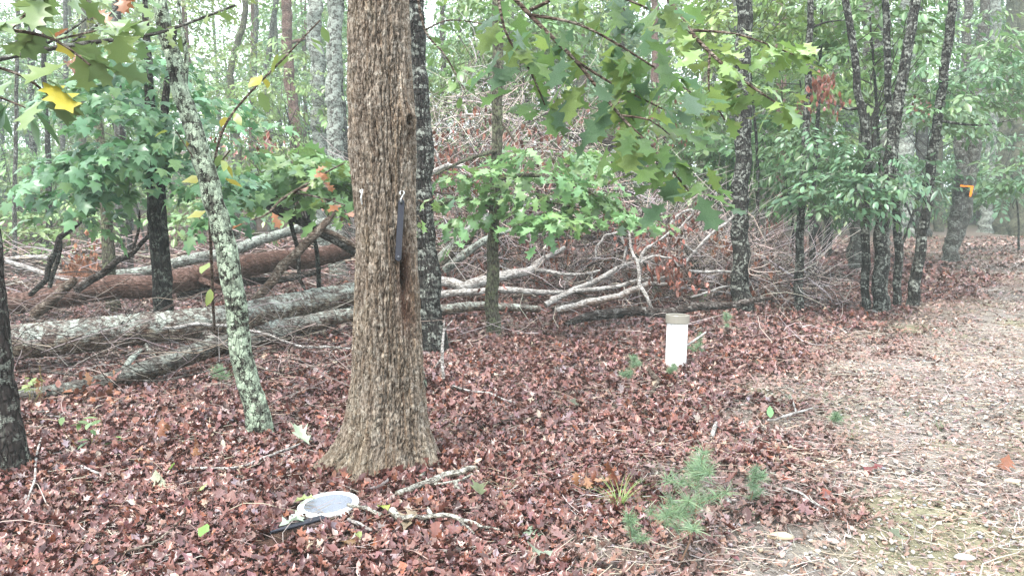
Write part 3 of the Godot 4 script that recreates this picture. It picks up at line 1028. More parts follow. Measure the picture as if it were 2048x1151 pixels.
func plaque() -> void:
	var c := on_ground(657, 1024)
	var o := thing("oval_plaque", "white-rimmed oval plaque with a grey streaked face and black stake lying on leaves", "plaque", c + Vector3(0, 0.038, 0))
	var e1 := on_ground(706, 986) - on_ground(604, 1031)
	var turn := atan2(-e1.z, e1.x) * 0.62
	o.rotation = Vector3(0.10, turn, 0.03)
	var ra := 0.152
	var rb := 0.118
	var rim := Buf.new()
	var n := 64
	var prof := [[0.79, 0.004], [0.80, 0.0075], [0.86, 0.009], [0.96, 0.008], [1.0, 0.003], [1.0, -0.008], [0.79, -0.008]]
	var ids := []
	for q in prof:
		var ln := []
		for i in n:
			var a := TAU * i / n
			ln.append(rim.add(Vector3(cos(a) * ra * q[0], q[1], sin(a) * rb * q[0]), Color(0.84, 0.84, 0.81)))
		ids.append(ln)
	for k in prof.size() - 1:
		for i in n:
			rim.quad(ids[k][i], ids[k + 1][i], ids[k + 1][(i + 1) % n], ids[k][(i + 1) % n])
	obj("rim", rim.mesh(M.plastic), o)
	# face: weathered bluish grey with faint streaks
	var im := Image.create_empty(256, 256, false, Image.FORMAT_RGBA8)
	for y in 256:
		for x in 256:
			var s := fine.get_noise_2d(x * 5.0, y * 60.0) * 0.5 + nz.get_noise_2d(x * 9.0, y * 14.0) * 0.6
			var v := clampf(0.43 + s * 0.28, 0.15, 0.65)
			var blot := smoothstep(0.25, 0.5, spots.get_noise_2d(x * 9.0, y * 9.0))
			im.set_pixel(x, y, Color(v * 0.95, v * 0.98, v * 1.06).lerp(Color(0.27, 0.25, 0.2), blot * 0.7))
	var fm := surf(0.25, Color.WHITE, false)
	fm.albedo_texture = ImageTexture.create_from_image(im)
	var face := Buf.new()
	var fc := face.add(Vector3(0, 0.0045, 0), Color.WHITE, Vector2(0.5, 0.5))
	var fr := []
	for i in n:
		var a := TAU * i / n
		fr.append(face.add(Vector3(cos(a) * ra * 0.80, 0.0045, sin(a) * rb * 0.80), Color.WHITE, Vector2(0.5 + cos(a) * 0.5, 0.5 + sin(a) * 0.5)))
	for i in n: face.tri(fc, fr[i], fr[(i + 1) % n])
	obj("face", face.mesh(fm), o)
	for tb in [[PI - 0.12, 0.05], [PI * 0.5 - 0.12, 0.03]]:
		var lug := Buf.new()
		var dir := Vector3(cos(tb[0]), 0, sin(tb[0]))
		var edge := Vector3(cos(tb[0]) * ra, 0, sin(tb[0]) * rb)
		var bx := Basis(dir.cross(Vector3.UP), -dir, Vector3.UP)
		rounded_bar(lug, Transform3D(bx, edge - dir * 0.03), tb[1] + 0.03, 0.026 if tb[1] > 0.04 else 0.02, 0.007, Color(0.82, 0.82, 0.79))
		obj("lug", lug.mesh(M.plastic), o)
	var tip := o.transform.affine_inverse() * (on_ground(541, 1094) + Vector3(0, 0.065, 0))
	var end := o.transform.affine_inverse() * (on_ground(648, 1050) + Vector3(0, 0.04, 0))
	var st := Buf.new()
	var dir2 := (end - tip).normalized()
	var w := dir2.cross(Vector3.UP).normalized()
	var u := w.cross(dir2)
	var rows := []
	for t in [0.0, 0.35, 1.0]:
		var p := tip.lerp(end, t)
		var hw := lerpf(0.003, 0.022, minf(t * 1.8, 1.0))
		var ln := []
		for s in [[-1, -0.5], [-1, 0.3], [-0.75, 0.5], [0.75, 0.5], [1, 0.3], [1, -0.5]]:
			ln.append(st.add(p + w * hw * s[0] + u * 0.012 * s[1], Color(0.03, 0.031, 0.036)))
		rows.append(ln)
	for k in 2:
		for i in 6:
			st.quad(rows[k][i], rows[k][(i + 1) % 6], rows[k + 1][(i + 1) % 6], rows[k + 1][i])
	for e in [0, 2]:
		for i in 4: st.tri(rows[e][0], rows[e][i + 1], rows[e][i + 2])
	obj("stake", st.mesh(M.black), o)
	# a yellow-green leaf caught over the rim
	var lf := Buf.new()
	leaf(lf, flat(PI * 0.55, 0.2, 0.1, 0.11, Vector3.ZERO), OAK, Color(0.36, 0.40, 0.14), 0.4, -0.3)
	var n2 := obj("fallen_leaf", lf.mesh(M.leaf), null, Transform3D(Basis(), on_ground(640, 1022) + Vector3(-0.01, 0.062, 0.0)))
	tag(n2, "yellow-green shrivelled leaf lying over the oval plaque's rim", "leaf")

# ---------------------------------------------------------------- plants near the camera
func leafy_branch(called: String, label: String, category: String, paths: Array, d: float, count: int, outline: Array, size: float, colors: Array, spread: float, hang: float, mat := "leaf", kind := "brown") -> Node3D:
	var foot: Vector3 = at(paths[0][0][0], paths[0][0][1], paths[0][0][3] if paths[0][0].size() > 3 else d)
	var o := thing(called, label, category, foot)
	var lines := []
	for p in paths:
		var line := local(px_path(p, d), foot)
		lines.append(curve(line, 0.03))
		var b := Buf.new()
		stem(b, line, 6, 0.04, kind)
		obj("stem", b.mesh(bark_material(kind, true)), o)
	var pool := []
	for c in colors:
		var m := tinted(M[mat], c)
		for i in 3:
			var b := Buf.new()
			var x := Transform3D(Basis(Vector3.RIGHT, -PI / 2), Vector3.ZERO)
			if outline.is_empty(): star_leaf(b, x, Color(1, 1, 1), rng.randf_range(0.1, 0.3), rng.randf_range(0.1, 0.35))
			else: leaf(b, x, outline, Color(1, 1, 1), rng.randf_range(-0.25, 0.4), rng.randf_range(-0.35, 0.0), rng.randf_range(0.0, 0.3), 1.1)
			pool.append(b.mesh(m))
	var total := 0.0
	for l in lines: total += l.size()
	for i in count:
		var k := rng.randf() * total
		var l: Array = lines[0]
		for q in lines:
			l = q
			if k < q.size(): break
			k -= q.size()
		var j := clampi(int(l.size() * lerpf(0.12, 1.0, sqrt(rng.randf()))), 0, l.size() - 1)
		var p: Vector3 = l[j][0]
		var yaw := rng.randf_range(0, TAU)
		var off := Vector3(-sin(yaw), rng.randf_range(-0.6, 0.35), -cos(yaw)) * spread * rng.randf()
		var bs := Basis(Vector3.UP, yaw) * Basis(Vector3.RIGHT, rng.randf_range(-hang, 0.35 - hang * 0.4)) * Basis(Vector3.BACK, rng.randf_range(-0.7, 0.7))
		obj("leaf", pool[rng.randi() % pool.size()], o, Transform3D(bs.scaled(Vector3.ONE * size * rng.randf_range(0.7, 1.2)), p + off))
	return o

func seedling(px: float, py: float, height: float, tufts: int, label: String, lean := 0.1) -> void:
	var foot := on_ground(px, py)
	var o := thing("pine_seedling", label, "seedling", foot, "pine seedlings in the litter")
	var tip := Vector3(lean * height * 1.4, height, rng.randf_range(-0.05, 0.05))
	var b := Buf.new()
	twig(b, Vector3(0, -0.02, 0), tip, 0.0042 * (0.5 + height), 0.002, 0.05, Color(0.15, 0.09, 0.06), 6, 8)
	var heads := [tip, tip * 0.93, tip * 0.86, tip * 0.78, tip * 0.7]
	for i in tufts:
		var t := rng.randf_range(0.15, 0.9)
		var a := rng.randf_range(0, TAU)
		var l := height * (1.0 - t * 0.6) * rng.randf_range(0.25, 0.5)
		var p := tip * t
		var e := p + Vector3(cos(a) * l, l * rng.randf_range(0.15, 0.6), sin(a) * l)
		twig(b, p, e, 0.002, 0.0012, 0.06, Color(0.16, 0.10, 0.06), 4, 4)
		for k in 4: heads.append(p.lerp(e, 0.25 + 0.25 * k))
	obj("stem", b.mesh(M.twig), o)
	var n := Buf.new()
	for h in heads:
		for i in 32:
			var dir := Vector3(rng.randf_range(-1, 1), rng.randf_range(-0.35, 1.1), rng.randf_range(-1, 1)).normalized()
			var l := rng.randf_range(0.04, 0.085) * (0.6 + height)
			var c := shade(Color(0.115, 0.175, 0.088), 0.35)
			var base: Vector3 = h - dir * rng.randf_range(-0.01, 0.03)
			var s := dir.cross(Vector3(0.3, 0.5, 0.8)).normalized() * 0.0008
			var m1: Vector3 = base + dir * l * 0.55 + Vector3(0, -0.002, 0)
			var a0 := n.add(base - s, c); var a1 := n.add(base + s, c)
			var b0 := n.add(m1 - s, c); var b1 := n.add(m1 + s, c)
			var e := n.add(base + dir * l + Vector3(0, -l * 0.12, 0), c * 1.15)
			n.quad(a0, b0, b1, a1); n.tri(b0, e, b1)
	tag(obj("needles", n.mesh(M.needle), o), "", "", "", "stuff")

func tuft_mesh(blades: int, length: float, wide: float) -> ArrayMesh:
	var b := Buf.new()
	for i in blades:
		var a := rng.randf_range(0, TAU)
		var out := rng.randf_range(0.15, 0.75)
		var l := length * rng.randf_range(0.55, 1.1)
		var base := Vector3(rng.randf_range(-0.02, 0.02), 0, rng.randf_range(-0.02, 0.02))
		var dir := Vector3(cos(a) * out, 1, sin(a) * out).normalized()
		var s := dir.cross(Vector3(cos(a), 0, sin(a))).normalized() * wide
		var v := rng.randf_range(0.7, 1.3)
		var c := Color(v, v, v)
		var q := []
		for k in 4:
			var t := k / 4.0
			var p := base + dir * l * t + Vector3(cos(a), -1.1, sin(a)) * l * 0.32 * t * t
			q.append([b.add(p - s * (1.0 - t * 0.6), c), b.add(p + s * (1.0 - t * 0.6), c)])
		var tip := b.add(base + dir * l + Vector3(cos(a), -1.1, sin(a)) * l * 0.32, c)
		for k in 3: b.quad(q[k][0], q[k + 1][0], q[k + 1][1], q[k][1])
		b.tri(q[3][0], tip, q[3][1])
	return b.mesh(M.leaf)

func low_plants() -> void:
	seedling(1354, 1136, 0.47, 12, "tallest pine seedling, blue-green and bushy, at the track edge", 0.16)
	seedling(1492, 1012, 0.20, 4, "second pine seedling, shorter, just behind the tallest one", 0.15)
	seedling(1275, 1098, 0.15, 3, "small pine seedling close beside the tallest one, on the oak's side", -0.2)
	seedling(1258, 775, 0.26, 6, "feathery pine seedling beside the white pipe, on the oak's side", 0.1)
	seedling(1392, 712, 0.22, 4, "pine seedling half hidden behind the white pipe", 0.1)
	seedling(1455, 668, 0.24, 4, "pine seedling in front of the lichen-spotted black oak pole", -0.1)
	seedling(1345, 758, 0.12, 3, "tiny pine seedling at the very foot of the white pipe", 0.1)
	seedling(1310, 592, 0.25, 4, "pine seedling behind the long dark fallen branch", 0.0)
	seedling(440, 790, 0.22, 4, "pine seedling behind the leaning lichen trunk's foot", 0.0)
	seedling(1672, 855, 0.10, 3, "tiny pine seedling standing alone on the open track", 0.0)
	var tufts := [[1238, 1022, 0.24, 48, Color(0.26, 0.36, 0.10), "bright green grass tuft arching beside the rusty leaf clump"], [1060, 1092, 0.10, 16, Color(0.30, 0.40, 0.24), "short pale grass tuft below the lichen sticks"], [1230, 985, 0.14, 14, Color(0.36, 0.36, 0.18), "straw-tinged grass wisp behind the bright green tuft"], [945, 915, 0.10, 12, Color(0.16, 0.2, 0.06), "dull olive grass tuft beside the oak's root"], [1880, 860, 0.14, 10, Color(0.17, 0.24, 0.10), "sparse dark grass sprig growing on the bare track"], [1010, 990, 0.16, 26, Color(0.38, 0.32, 0.2), "dry straw-coloured grass tuft near the lichen sticks"]]
	for q in tufts:
		var m := tuft_mesh(q[3], q[2], 0.0022)
		m.surface_set_material(0, tinted(M.leaf, q[4]))
		tag(obj("grass_tuft", m, null, Transform3D(Basis(), on_ground(q[0], q[1]))), q[5], "grass tuft", "grass tufts in the litter")
	var root := thing("grass", "thin wisps of green and straw grass along the track edge", "grass")
	root.set_meta("kind", "stuff")
	for k in 3:
		var l := []
		var c := []
		for i in 420:
			var d := sqrt(rng.randf_range(2.6 * 2.6, 15.0 * 15.0))
			var x := d * rng.randf_range(-0.2, 0.75)
			var t := track_share(x, -d)
			if rng.randf() > 0.12 + 0.9 * exp(-pow((t - 0.55) / 0.3, 2.0)) or nz.get_noise_2d(x * 40.0, d * 40.0) < -0.08: continue
			l.append(Transform3D(Basis(Vector3.UP, rng.randf_range(0, TAU)).scaled(Vector3.ONE * rng.randf_range(0.5, 1.3)), Vector3(x, gh(x, -d), -d)))
			c.append(shade([Color(0.20, 0.26, 0.11), Color(0.30, 0.28, 0.15), Color(0.16, 0.24, 0.13)][rng.randi() % 3]))
		many("grass_blades", tuft_mesh(8, 0.09, 0.0016), l, c, root)
	# rusty upright leaves by the tuft, and the rusty drift between trunk and logs
	for q in [[1185, 985, 0.20, 22, "rusty brown leaves standing up behind the bright grass tuft", 0.085], [160, 800, 0.34, 26, "rust-red dead leafy twigs beside the dark edge trunk", 0.085], [330, 905, 0.34, 22, "rust-red leaves piled on the litter before the leaning lichen trunk", 0.085], [258, 815, 0.22, 16, "small rusty leaf pile under the lowest fallen log", 0.08]]:
		leaf_heap(on_ground(q[0], q[1]), q[2], q[3], q[5], q[4])
	# green sprouts by the dark trunk at the edge
	for q in [[175, 905, 0.2, "low green sprouts at the foot of the dark edge trunk", Color(0.17, 0.27, 0.09)], [60, 815, 0.26, "yellow-green briar sprouts against the dark edge trunk", Color(0.26, 0.33, 0.11)], [1395, 610, 0.2, "green sprig behind the white pipe's collar", Color(0.15, 0.25, 0.1)], [500, 665, 0.25, "few green leaves on the log beside the leaning trunk", Color(0.2, 0.3, 0.1)]]:
		var foot := on_ground(q[0], q[1])
		var o := thing("green_sprout", q[3], "plant", foot)
		var b := Buf.new()
		var lv := []
		for i in 6:
			var e := Vector3(rng.randf_range(-0.2, 0.2), q[2] * rng.randf_range(0.4, 1.2), rng.randf_range(-0.1, 0.1))
			twig(b, Vector3(e.x * 0.2, 0, e.z * 0.2), e, 0.0025, 0.0015, 0.12, Color(0.16, 0.13, 0.06), 4, 5)
			lv.append(e)
		obj("stem", b.mesh(M.twig), o)
		for i in 16:
			var e: Vector3 = lv[i % 6]
			var lf := Buf.new()
			leaf(lf, flat(rng.randf_range(0, TAU), rng.randf_range(-0.5, 0.4), rng.randf_range(-0.4, 0.4), rng.randf_range(0.05, 0.085), Vector3.ZERO), OVAL, shade(q[4]), 0.25, -0.15)
			obj("leaf", lf.mesh(M.leaf), o, Transform3D(Basis(), e * rng.randf_range(0.55, 1.0)))

func leaf_heap(foot: Vector3, size: float, count: int, leaf_size: float, label: String) -> void:
	var o := thing("dead_leaf_clump", label, "leaf clump", foot)
	var b := Buf.new()
	for i in 4:
		var e := Vector3(rng.randf_range(-1, 1) * size * 0.6, rng.randf_range(0.2, 0.6) * size, rng.randf_range(-0.5, 0.5) * size)
		twig(b, Vector3(0, 0.01, 0), e, 0.004, 0.002, 0.1, Color(0.16, 0.11, 0.09), 5, 5)
	obj("stem", b.mesh(M.twig), o)
	var pool := []
	for i in 5:
		pool.append(dead_leaf([OAK, OVAL, OAK, WHITE_OAK, OVAL][i]).mesh(tinted(M.dead, [Color(0.20, 0.08, 0.042), Color(0.15, 0.055, 0.036), Color(0.25, 0.12, 0.06), Color(0.12, 0.045, 0.034), Color(0.18, 0.068, 0.042)][i])))
	for i in count:
		var p := Vector3(rng.randf_range(-1, 1) * size * 0.75, rng.randf_range(0.02, 0.5) * size, rng.randf_range(-0.5, 0.5) * size)
		obj("leaf", pool[rng.randi() % 5], o, Transform3D((Basis(Vector3.UP, rng.randf_range(0, TAU)) * Basis(Vector3.RIGHT, rng.randf_range(-1.3, 1.3))).scaled(Vector3.ONE * leaf_size * rng.randf_range(0.8, 1.3)), p))

# dead leaves still hanging on broken boughs
func red_cluster(x0: float, y0: float, x1: float, y1: float, d: float, count: int, label: String, col := Color(0.24, 0.075, 0.045)) -> void:
	var c := at((x0 + x1) * 0.5, (y0 + y1) * 0.5, d)
	var rx := (x1 - x0) * 0.5 / F * d
	var ry := (y1 - y0) * 0.5 / F * d
	var o := thing("dead_leaf_bunch", label, "dead leaves", c)
	var b := Buf.new()
	var ends := []
	for i in 7:
		var e := Vector3(rng.randf_range(-1, 1) * rx, rng.randf_range(-0.6, 1) * ry, rng.randf_range(-0.3, 0.3))
		twig(b, Vector3(rng.randf_range(-0.3, 0.3) * rx, ry * 1.1, 0), e, 0.006, 0.003, 0.15, Color(0.14, 0.10, 0.085), 4, 5)
		ends.append(e)
	obj("stem", b.mesh(M.twig), o)
	var list := []
	var cols := []
	for i in count:
		var e: Vector3 = ends[rng.randi() % 7]
		var p := e + Vector3(rng.randfn(0, 0.3) * rx, rng.randfn(0, 0.35) * ry, rng.randf_range(-0.2, 0.2))
		list.append(Transform3D((Basis(Vector3.UP, rng.randf_range(0, TAU)) * Basis(Vector3.RIGHT, rng.randf_range(-2.0, -0.9))).scaled(Vector3.ONE * rng.randf_range(0.055, 0.10)), p))
		cols.append(shade(col, 0.45))
	many("leaves", dead_leaf(OVAL).mesh(M.dead), list, cols, o)

# ---------------------------------------------------------------- fallen timber
func fallen_timber() -> void:
	limb("fallen_log", "long red-brown fallen pine log, upper one, running behind the double-stemmed tree", "log", [[-70, 622, 46, 9.4], [120, 594, 47, 9.7], [300, 573, 46, 10.1], [440, 545, 46, 10.6], [560, 520, 42, 11.2], [700, 497, 38, 12.0], [850, 470, 30, 13.0]], "log_red", 10, 40, 0.03, null, false, [[[400, 560, 16, 10.3], [440, 575, 10, 10.2], [470, 592, 5, 10.2]]], true)
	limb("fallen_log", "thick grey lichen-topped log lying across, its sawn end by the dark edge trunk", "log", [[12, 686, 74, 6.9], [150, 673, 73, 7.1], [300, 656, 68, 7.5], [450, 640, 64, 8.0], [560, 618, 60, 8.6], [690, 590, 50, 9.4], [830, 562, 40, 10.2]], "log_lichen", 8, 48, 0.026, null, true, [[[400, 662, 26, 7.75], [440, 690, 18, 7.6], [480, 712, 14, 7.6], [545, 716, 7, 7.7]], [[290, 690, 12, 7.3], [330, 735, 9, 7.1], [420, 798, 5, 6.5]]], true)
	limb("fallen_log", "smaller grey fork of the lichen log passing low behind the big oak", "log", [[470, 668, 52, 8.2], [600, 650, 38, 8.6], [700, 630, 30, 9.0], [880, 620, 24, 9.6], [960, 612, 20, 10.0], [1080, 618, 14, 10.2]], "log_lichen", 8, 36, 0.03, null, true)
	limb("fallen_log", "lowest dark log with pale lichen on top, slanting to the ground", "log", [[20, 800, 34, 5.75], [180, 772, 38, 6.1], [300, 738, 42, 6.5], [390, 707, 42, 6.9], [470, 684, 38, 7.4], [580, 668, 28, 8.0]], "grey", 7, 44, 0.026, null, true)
	limb("fallen_log", "thin white-patched log above and behind the red-brown pine log", "log", [[225, 547, 14, 12.0], [330, 532, 20, 12.2], [440, 507, 22, 12.5], [520, 480, 22, 13.0], [600, 456, 20, 13.5], [690, 430, 14, 14.0]], "pale_lichen", 12, 12, 0.06)
	limb("fallen_log", "short dark log with a broken pale end under the red-brown pine log", "log", [[352, 592, 20, 10.4], [440, 568, 20, 10.7], [520, 562, 15, 11.0], [640, 542, 12, 11.4]], "dead_dark", 10, 12, 0.06, null, false, [], true)
	limb("fallen_log", "low pale log lying along the litter behind the fork of the lichen log", "log", [[505, 640, 14, 9.4], [620, 624, 16, 9.8], [760, 612, 16, 10.2]], "pale_lichen", 10, 10, 0.06)
	limb("fallen_log", "grey trunk on the litter crossing between the rear trunk and the small grey sapling", "log", [[860, 560, 22, 10.6], [930, 574, 22, 10.5], [975, 560, 22, 10.7], [1060, 541, 18, 11.0], [1088, 516, 12, 11.2], [1130, 495, 9, 11.4]], "bleached", 10.7, 12, 0.05, null, false, [[[1070, 540, 10, 11.0], [1130, 548, 7, 11], [1200, 540, 4, 11]]])
	limb("fallen_log", "pale straight log low on the ground behind the small grey sapling", "log", [[870, 590, 16, 10.2], [960, 583, 15, 10.4], [1080, 584, 11, 10.6], [1160, 580, 7, 10.8]], "bleached", 10.4, 10, 0.06)
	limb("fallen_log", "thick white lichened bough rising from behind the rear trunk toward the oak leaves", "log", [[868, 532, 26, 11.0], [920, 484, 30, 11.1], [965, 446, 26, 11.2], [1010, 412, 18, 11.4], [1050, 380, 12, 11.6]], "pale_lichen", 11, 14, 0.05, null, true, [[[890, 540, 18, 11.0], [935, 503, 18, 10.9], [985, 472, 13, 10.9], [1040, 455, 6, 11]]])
	limb("fallen_branch", "dark fallen limb slanting down through leaves to the big oak", "branch", [[395, 330, 10, 9.2], [470, 366, 17, 9.4], [520, 396, 22, 9.5], [580, 432, 23, 9.6], [640, 465, 19, 9.7], [710, 505, 17, 9.8]], "dead_dark", 9.5, 12, 0.05, null, false, [[[575, 430, 9, 9.6], [590, 480, 9, 9.6], [600, 560, 8, 9.5], [612, 585, 4, 9.5]]])
	limb("fallen_branch", "second dark limb, higher and thinner, crossing behind the lichen pole trunks", "branch", [[520, 355, 12, 11], [590, 390, 16, 11], [650, 412, 15, 11], [700, 432, 12, 11]], "dead_dark", 11, 10, 0.06)
	limb("fallen_branch", "grey-brown forked prop branch leaning up from the lichen log", "branch", [[505, 602, 17, 8.5], [565, 530, 20, 8.7], [620, 478, 18, 8.8], [650, 445, 14, 8.9], [668, 425, 9, 9.0], [668, 395, 6, 9.0]], "brown", 8.7, 10, 0.05, null, false, [[[640, 458, 10, 8.9], [690, 480, 12, 9.0], [720, 500, 8, 9.0]]])
	limb("fallen_branch", "peeled brown branch resting across the red-brown pine log", "branch", [[62, 632, 24, 8.9], [97, 604, 24, 9.0], [130, 575, 22, 9.1], [150, 558, 14, 9.1]], "brown", 9, 12, 0.04)
	limb("fallen_branch", "long dark branch rising from the pine log to the double-stemmed tree's leaves", "branch", [[150, 580, 18, 9.0], [200, 549, 16, 9.0], [235, 520, 13, 9.0], [262, 508, 12, 9.0], [297, 470, 9, 9.0], [300, 440, 5, 9.0]], "dead_dark", 9, 10, 0.04, null, false, [[[262, 508, 7, 9.0], [275, 465, 6, 9.0], [278, 420, 4, 9]]])
	limb("fallen_branch", "bent dark sapling arching up from the pine log under the lobed leaves", "branch", [[58, 590, 10, 9.2], [92, 558, 11, 9.2], [104, 513, 12, 9.2], [119, 474, 12, 9.2], [150, 452, 9, 9.2], [180, 425, 6, 9.2]], "dark", 9.2, 9, 0.04, null, false, [[[98, 575, 9, 9.2], [108, 540, 9, 9.2], [120, 480, 8, 9.2]]])
	limb("fallen_branch", "bleached branch pointing out of the twig tangle beside the mossy stump post", "branch", [[10, 522, 9, 12], [70, 540, 10, 12], [140, 560, 6, 11.6]], "bleached", 12, 8, 0.06)
	limb("fallen_branch", "bleached level branch high in the twig tangle near the edge", "branch", [[10, 518, 8, 13], [60, 514, 10, 13], [95, 516, 8, 13]], "bleached", 13, 8, 0.06)
	limb("fallen_branch", "white bare stick lying bowed on the grey lichen log", "branch", [[325, 656, 7, 7.1], [390, 647, 8, 7.3], [455, 651, 7, 7.5]], "bleached", 7.3, 7, 0.05)
	limb("fallen_branch", "pale lichen stick propped under the lichen log, low end on the litter", "branch", [[205, 785, 12, 6.2], [245, 740, 13, 6.4], [280, 700, 12, 6.7]], "pale_lichen", 6.4, 9, 0.04)
	limb("fallen_branch", "thin black rod-like branch level over the litter behind the leaning trunk", "branch", [[215, 838, 7, 5.5], [340, 829, 7, 5.6], [470, 822, 6, 5.7]], "dead_dark", 5.6, 7, 0.05)
	limb("fallen_branch", "long thin twig from the leaning trunk to the big oak at log height", "branch", [[495, 660, 6, 7.2], [600, 692, 6, 7.2], [700, 697, 5, 7.2]], "bleached", 7.2, 7, 0.05)
	limb("fallen_branch", "level grey twig below the lowest log's end", "branch", [[60, 742, 6, 6.3], [200, 757, 5, 6.2], [420, 740, 4, 6.3]], "dead_dark", 6.3, 7, 0.05)
	# in front of and in the brush heap
	limb("fallen_branch", "long dark fallen branch lying just behind the white pipe", "branch", [[1130, 650, 10, 9.3], [1180, 633, 20, 9.4], [1250, 625, 21, 9.6], [1330, 626, 21, 9.7], [1375, 616, 19, 9.8], [1440, 611, 16, 9.9], [1500, 602, 13, 10.0], [1540, 596, 6, 10.1]], "dead_dark", 9.7, 14, 0.04)
	limb("fallen_branch", "white branch rising along the front of the brush heap, uppermost of three", "branch", [[1090, 610, 14, 10.4], [1150, 577, 11, 10.6], [1182, 565, 11, 10.7], [1247, 531, 10, 10.9], [1306, 509, 6, 11]], "bleached", 10.7, 9, 0.05, null, false, [[[1184, 562, 6, 10.7], [1183, 548, 6, 10.7], [1172, 545, 5, 10.6]]])
	limb("fallen_branch", "long level white branch across the brush heap's front, middle of three", "branch", [[1100, 598, 10, 10.5], [1150, 581, 9, 10.5], [1216, 575, 9, 10.6], [1272, 561, 9, 10.7], [1330, 555, 8, 10.8], [1362, 545, 5, 10.9]], "bleached", 10.7, 9, 0.05)
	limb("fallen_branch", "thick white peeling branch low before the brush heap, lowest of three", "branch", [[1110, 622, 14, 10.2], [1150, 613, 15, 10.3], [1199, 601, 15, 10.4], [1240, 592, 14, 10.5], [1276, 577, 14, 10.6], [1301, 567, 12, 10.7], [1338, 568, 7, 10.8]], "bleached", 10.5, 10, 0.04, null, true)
	limb("fallen_branch", "short dark branch lying beside the thick white peeling branch", "branch", [[1105, 618, 12, 10.4], [1150, 604, 11, 10.5], [1196, 594, 7, 10.6]], "dead_dark", 10.5, 8, 0.05)
	limb("fallen_branch", "upright white forked branch standing at the front of the brush heap", "branch", [[1306, 624, 7, 10.2], [1294, 595, 8, 10.2], [1279, 570, 8, 10.3], [1276, 526, 7, 10.4], [1262, 497, 6, 10.5], [1258, 463, 4, 10.6]], "bleached", 10.3, 8, 0.03, null, false, [[[1276, 526, 6, 10.4], [1291, 497, 6, 10.4], [1308, 487, 5, 10.4], [1342, 462, 4, 10.5]], [[1281, 525, 5, 10.4], [1312, 511, 5, 10.3], [1345, 516, 4, 10.3], [1359, 533, 3, 10.3]]])
	limb("fallen_branch", "hooped white branch curling back at the heap's front", "branch", [[1245, 535, 6, 10.7], [1252, 497, 6, 10.7], [1237, 466, 6, 10.7], [1210, 471, 5, 10.7], [1192, 494, 5, 10.7], [1192, 514, 3, 10.7]], "bleached", 10.7, 8, 0.03)
	limb("fallen_branch", "slender pale branch sweeping up from the heap to the lichen-spotted pole tree", "branch", [[1369, 528, 5, 10.5], [1398, 494, 6, 10.5], [1420, 470, 6, 10.5], [1442, 453, 6, 10.5], [1467, 432, 5, 10.6], [1462, 415, 3, 10.6]], "bleached", 10.5, 8, 0.03, null, false, [[[1388, 503, 5, 10.5], [1370, 488, 5, 10.5], [1365, 468, 4, 10.5]]])
	limb("fallen_branch", "looped pale branch at the top of the heap below the hanging twig", "branch", [[1322, 470, 6, 11], [1345, 443, 6, 11], [1357, 429, 5, 11], [1382, 419, 6, 11], [1388, 424, 5, 11], [1360, 456, 5, 11], [1330, 470, 4, 11]], "bleached", 11, 8, 0.03)
	limb("fallen_branch", "level grey branch joining the heap to the lichen-spotted pole tree", "branch", [[1378, 541, 6, 10.6], [1417, 543, 6, 10.6], [1470, 544, 5, 10.7]], "bleached", 10.6, 7, 0.05)
	limb("fallen_branch", "thin grey branch on the ground at the foot of the lichen-spotted pole tree", "branch", [[1380, 594, 5, 10.6], [1437, 576, 5, 10.7], [1470, 572, 4, 10.8]], "bleached", 10.7, 7, 0.05)
	limb("fallen_branch", "low dark branch across the litter between pole tree and thin black trunk", "branch", [[1545, 507, 5, 15], [1600, 508, 5, 15], [1650, 507, 5, 15]], "bleached", 15, 7, 0.08)
	limb("fallen_branch", "pale stick lying on the litter before the four-trunk clump", "branch", [[1745, 622, 5, 10.4], [1800, 628, 5, 10.3]], "bleached", 10.4, 7, 0.06)
	limb("fallen_log", "dark fallen trunk high inside the brush heap under the hanging oak leaves", "log", [[1120, 262, 24, 15.5], [1190, 278, 26, 15.4], [1270, 300, 22, 15.3], [1330, 330, 16, 15.2]], "dead_dark", 15.4, 12, 0.06)
	limb("fallen_log", "broken dark stub standing inside the brush heap", "log", [[1218, 420, 22, 15.2], [1216, 340, 22, 15.3], [1212, 270, 18, 15.4]], "dead_dark", 15.3, 12, 0.06, null, false, [], true)
	limb("fallen_branch", "white upright dead shoot high on the brush heap", "branch", [[1044, 330, 6, 14], [1040, 270, 8, 14], [1040, 225, 8, 14], [1048, 190, 4, 14]], "bleached", 14, 8, 0.05, null, false, [[[1040, 270, 5, 14], [1020, 250, 4, 14], [1010, 225, 3, 14]]])
	limb("fallen_branch", "arched pale branch beside the rear trunk, dipping into the oak leaves", "branch", [[836, 402, 8, 9.2], [850, 362, 9, 9.2], [868, 343, 10, 9.2], [890, 331, 9, 9.2], [935, 336, 7, 9.2], [1000, 357, 5, 9.2], [1050, 370, 3, 9.2]], "bleached", 9.2, 8, 0.03)
	limb("fallen_branch", "thin hooked white twig curling against the rear trunk", "branch", [[838, 285, 4, 9.2], [833, 262, 4, 9.2], [848, 242, 4, 9.2], [852, 222, 3, 9.2]], "bleached", 9.2, 6, 0.03)
	limb("fallen_branch", "white twig crossing the rear trunk toward the brush", "branch", [[824, 287, 6, 9.0], [845, 287, 6, 9.1], [870, 300, 5, 9.2], [882, 330, 4, 9.2]], "bleached", 9.1, 6, 0.03)
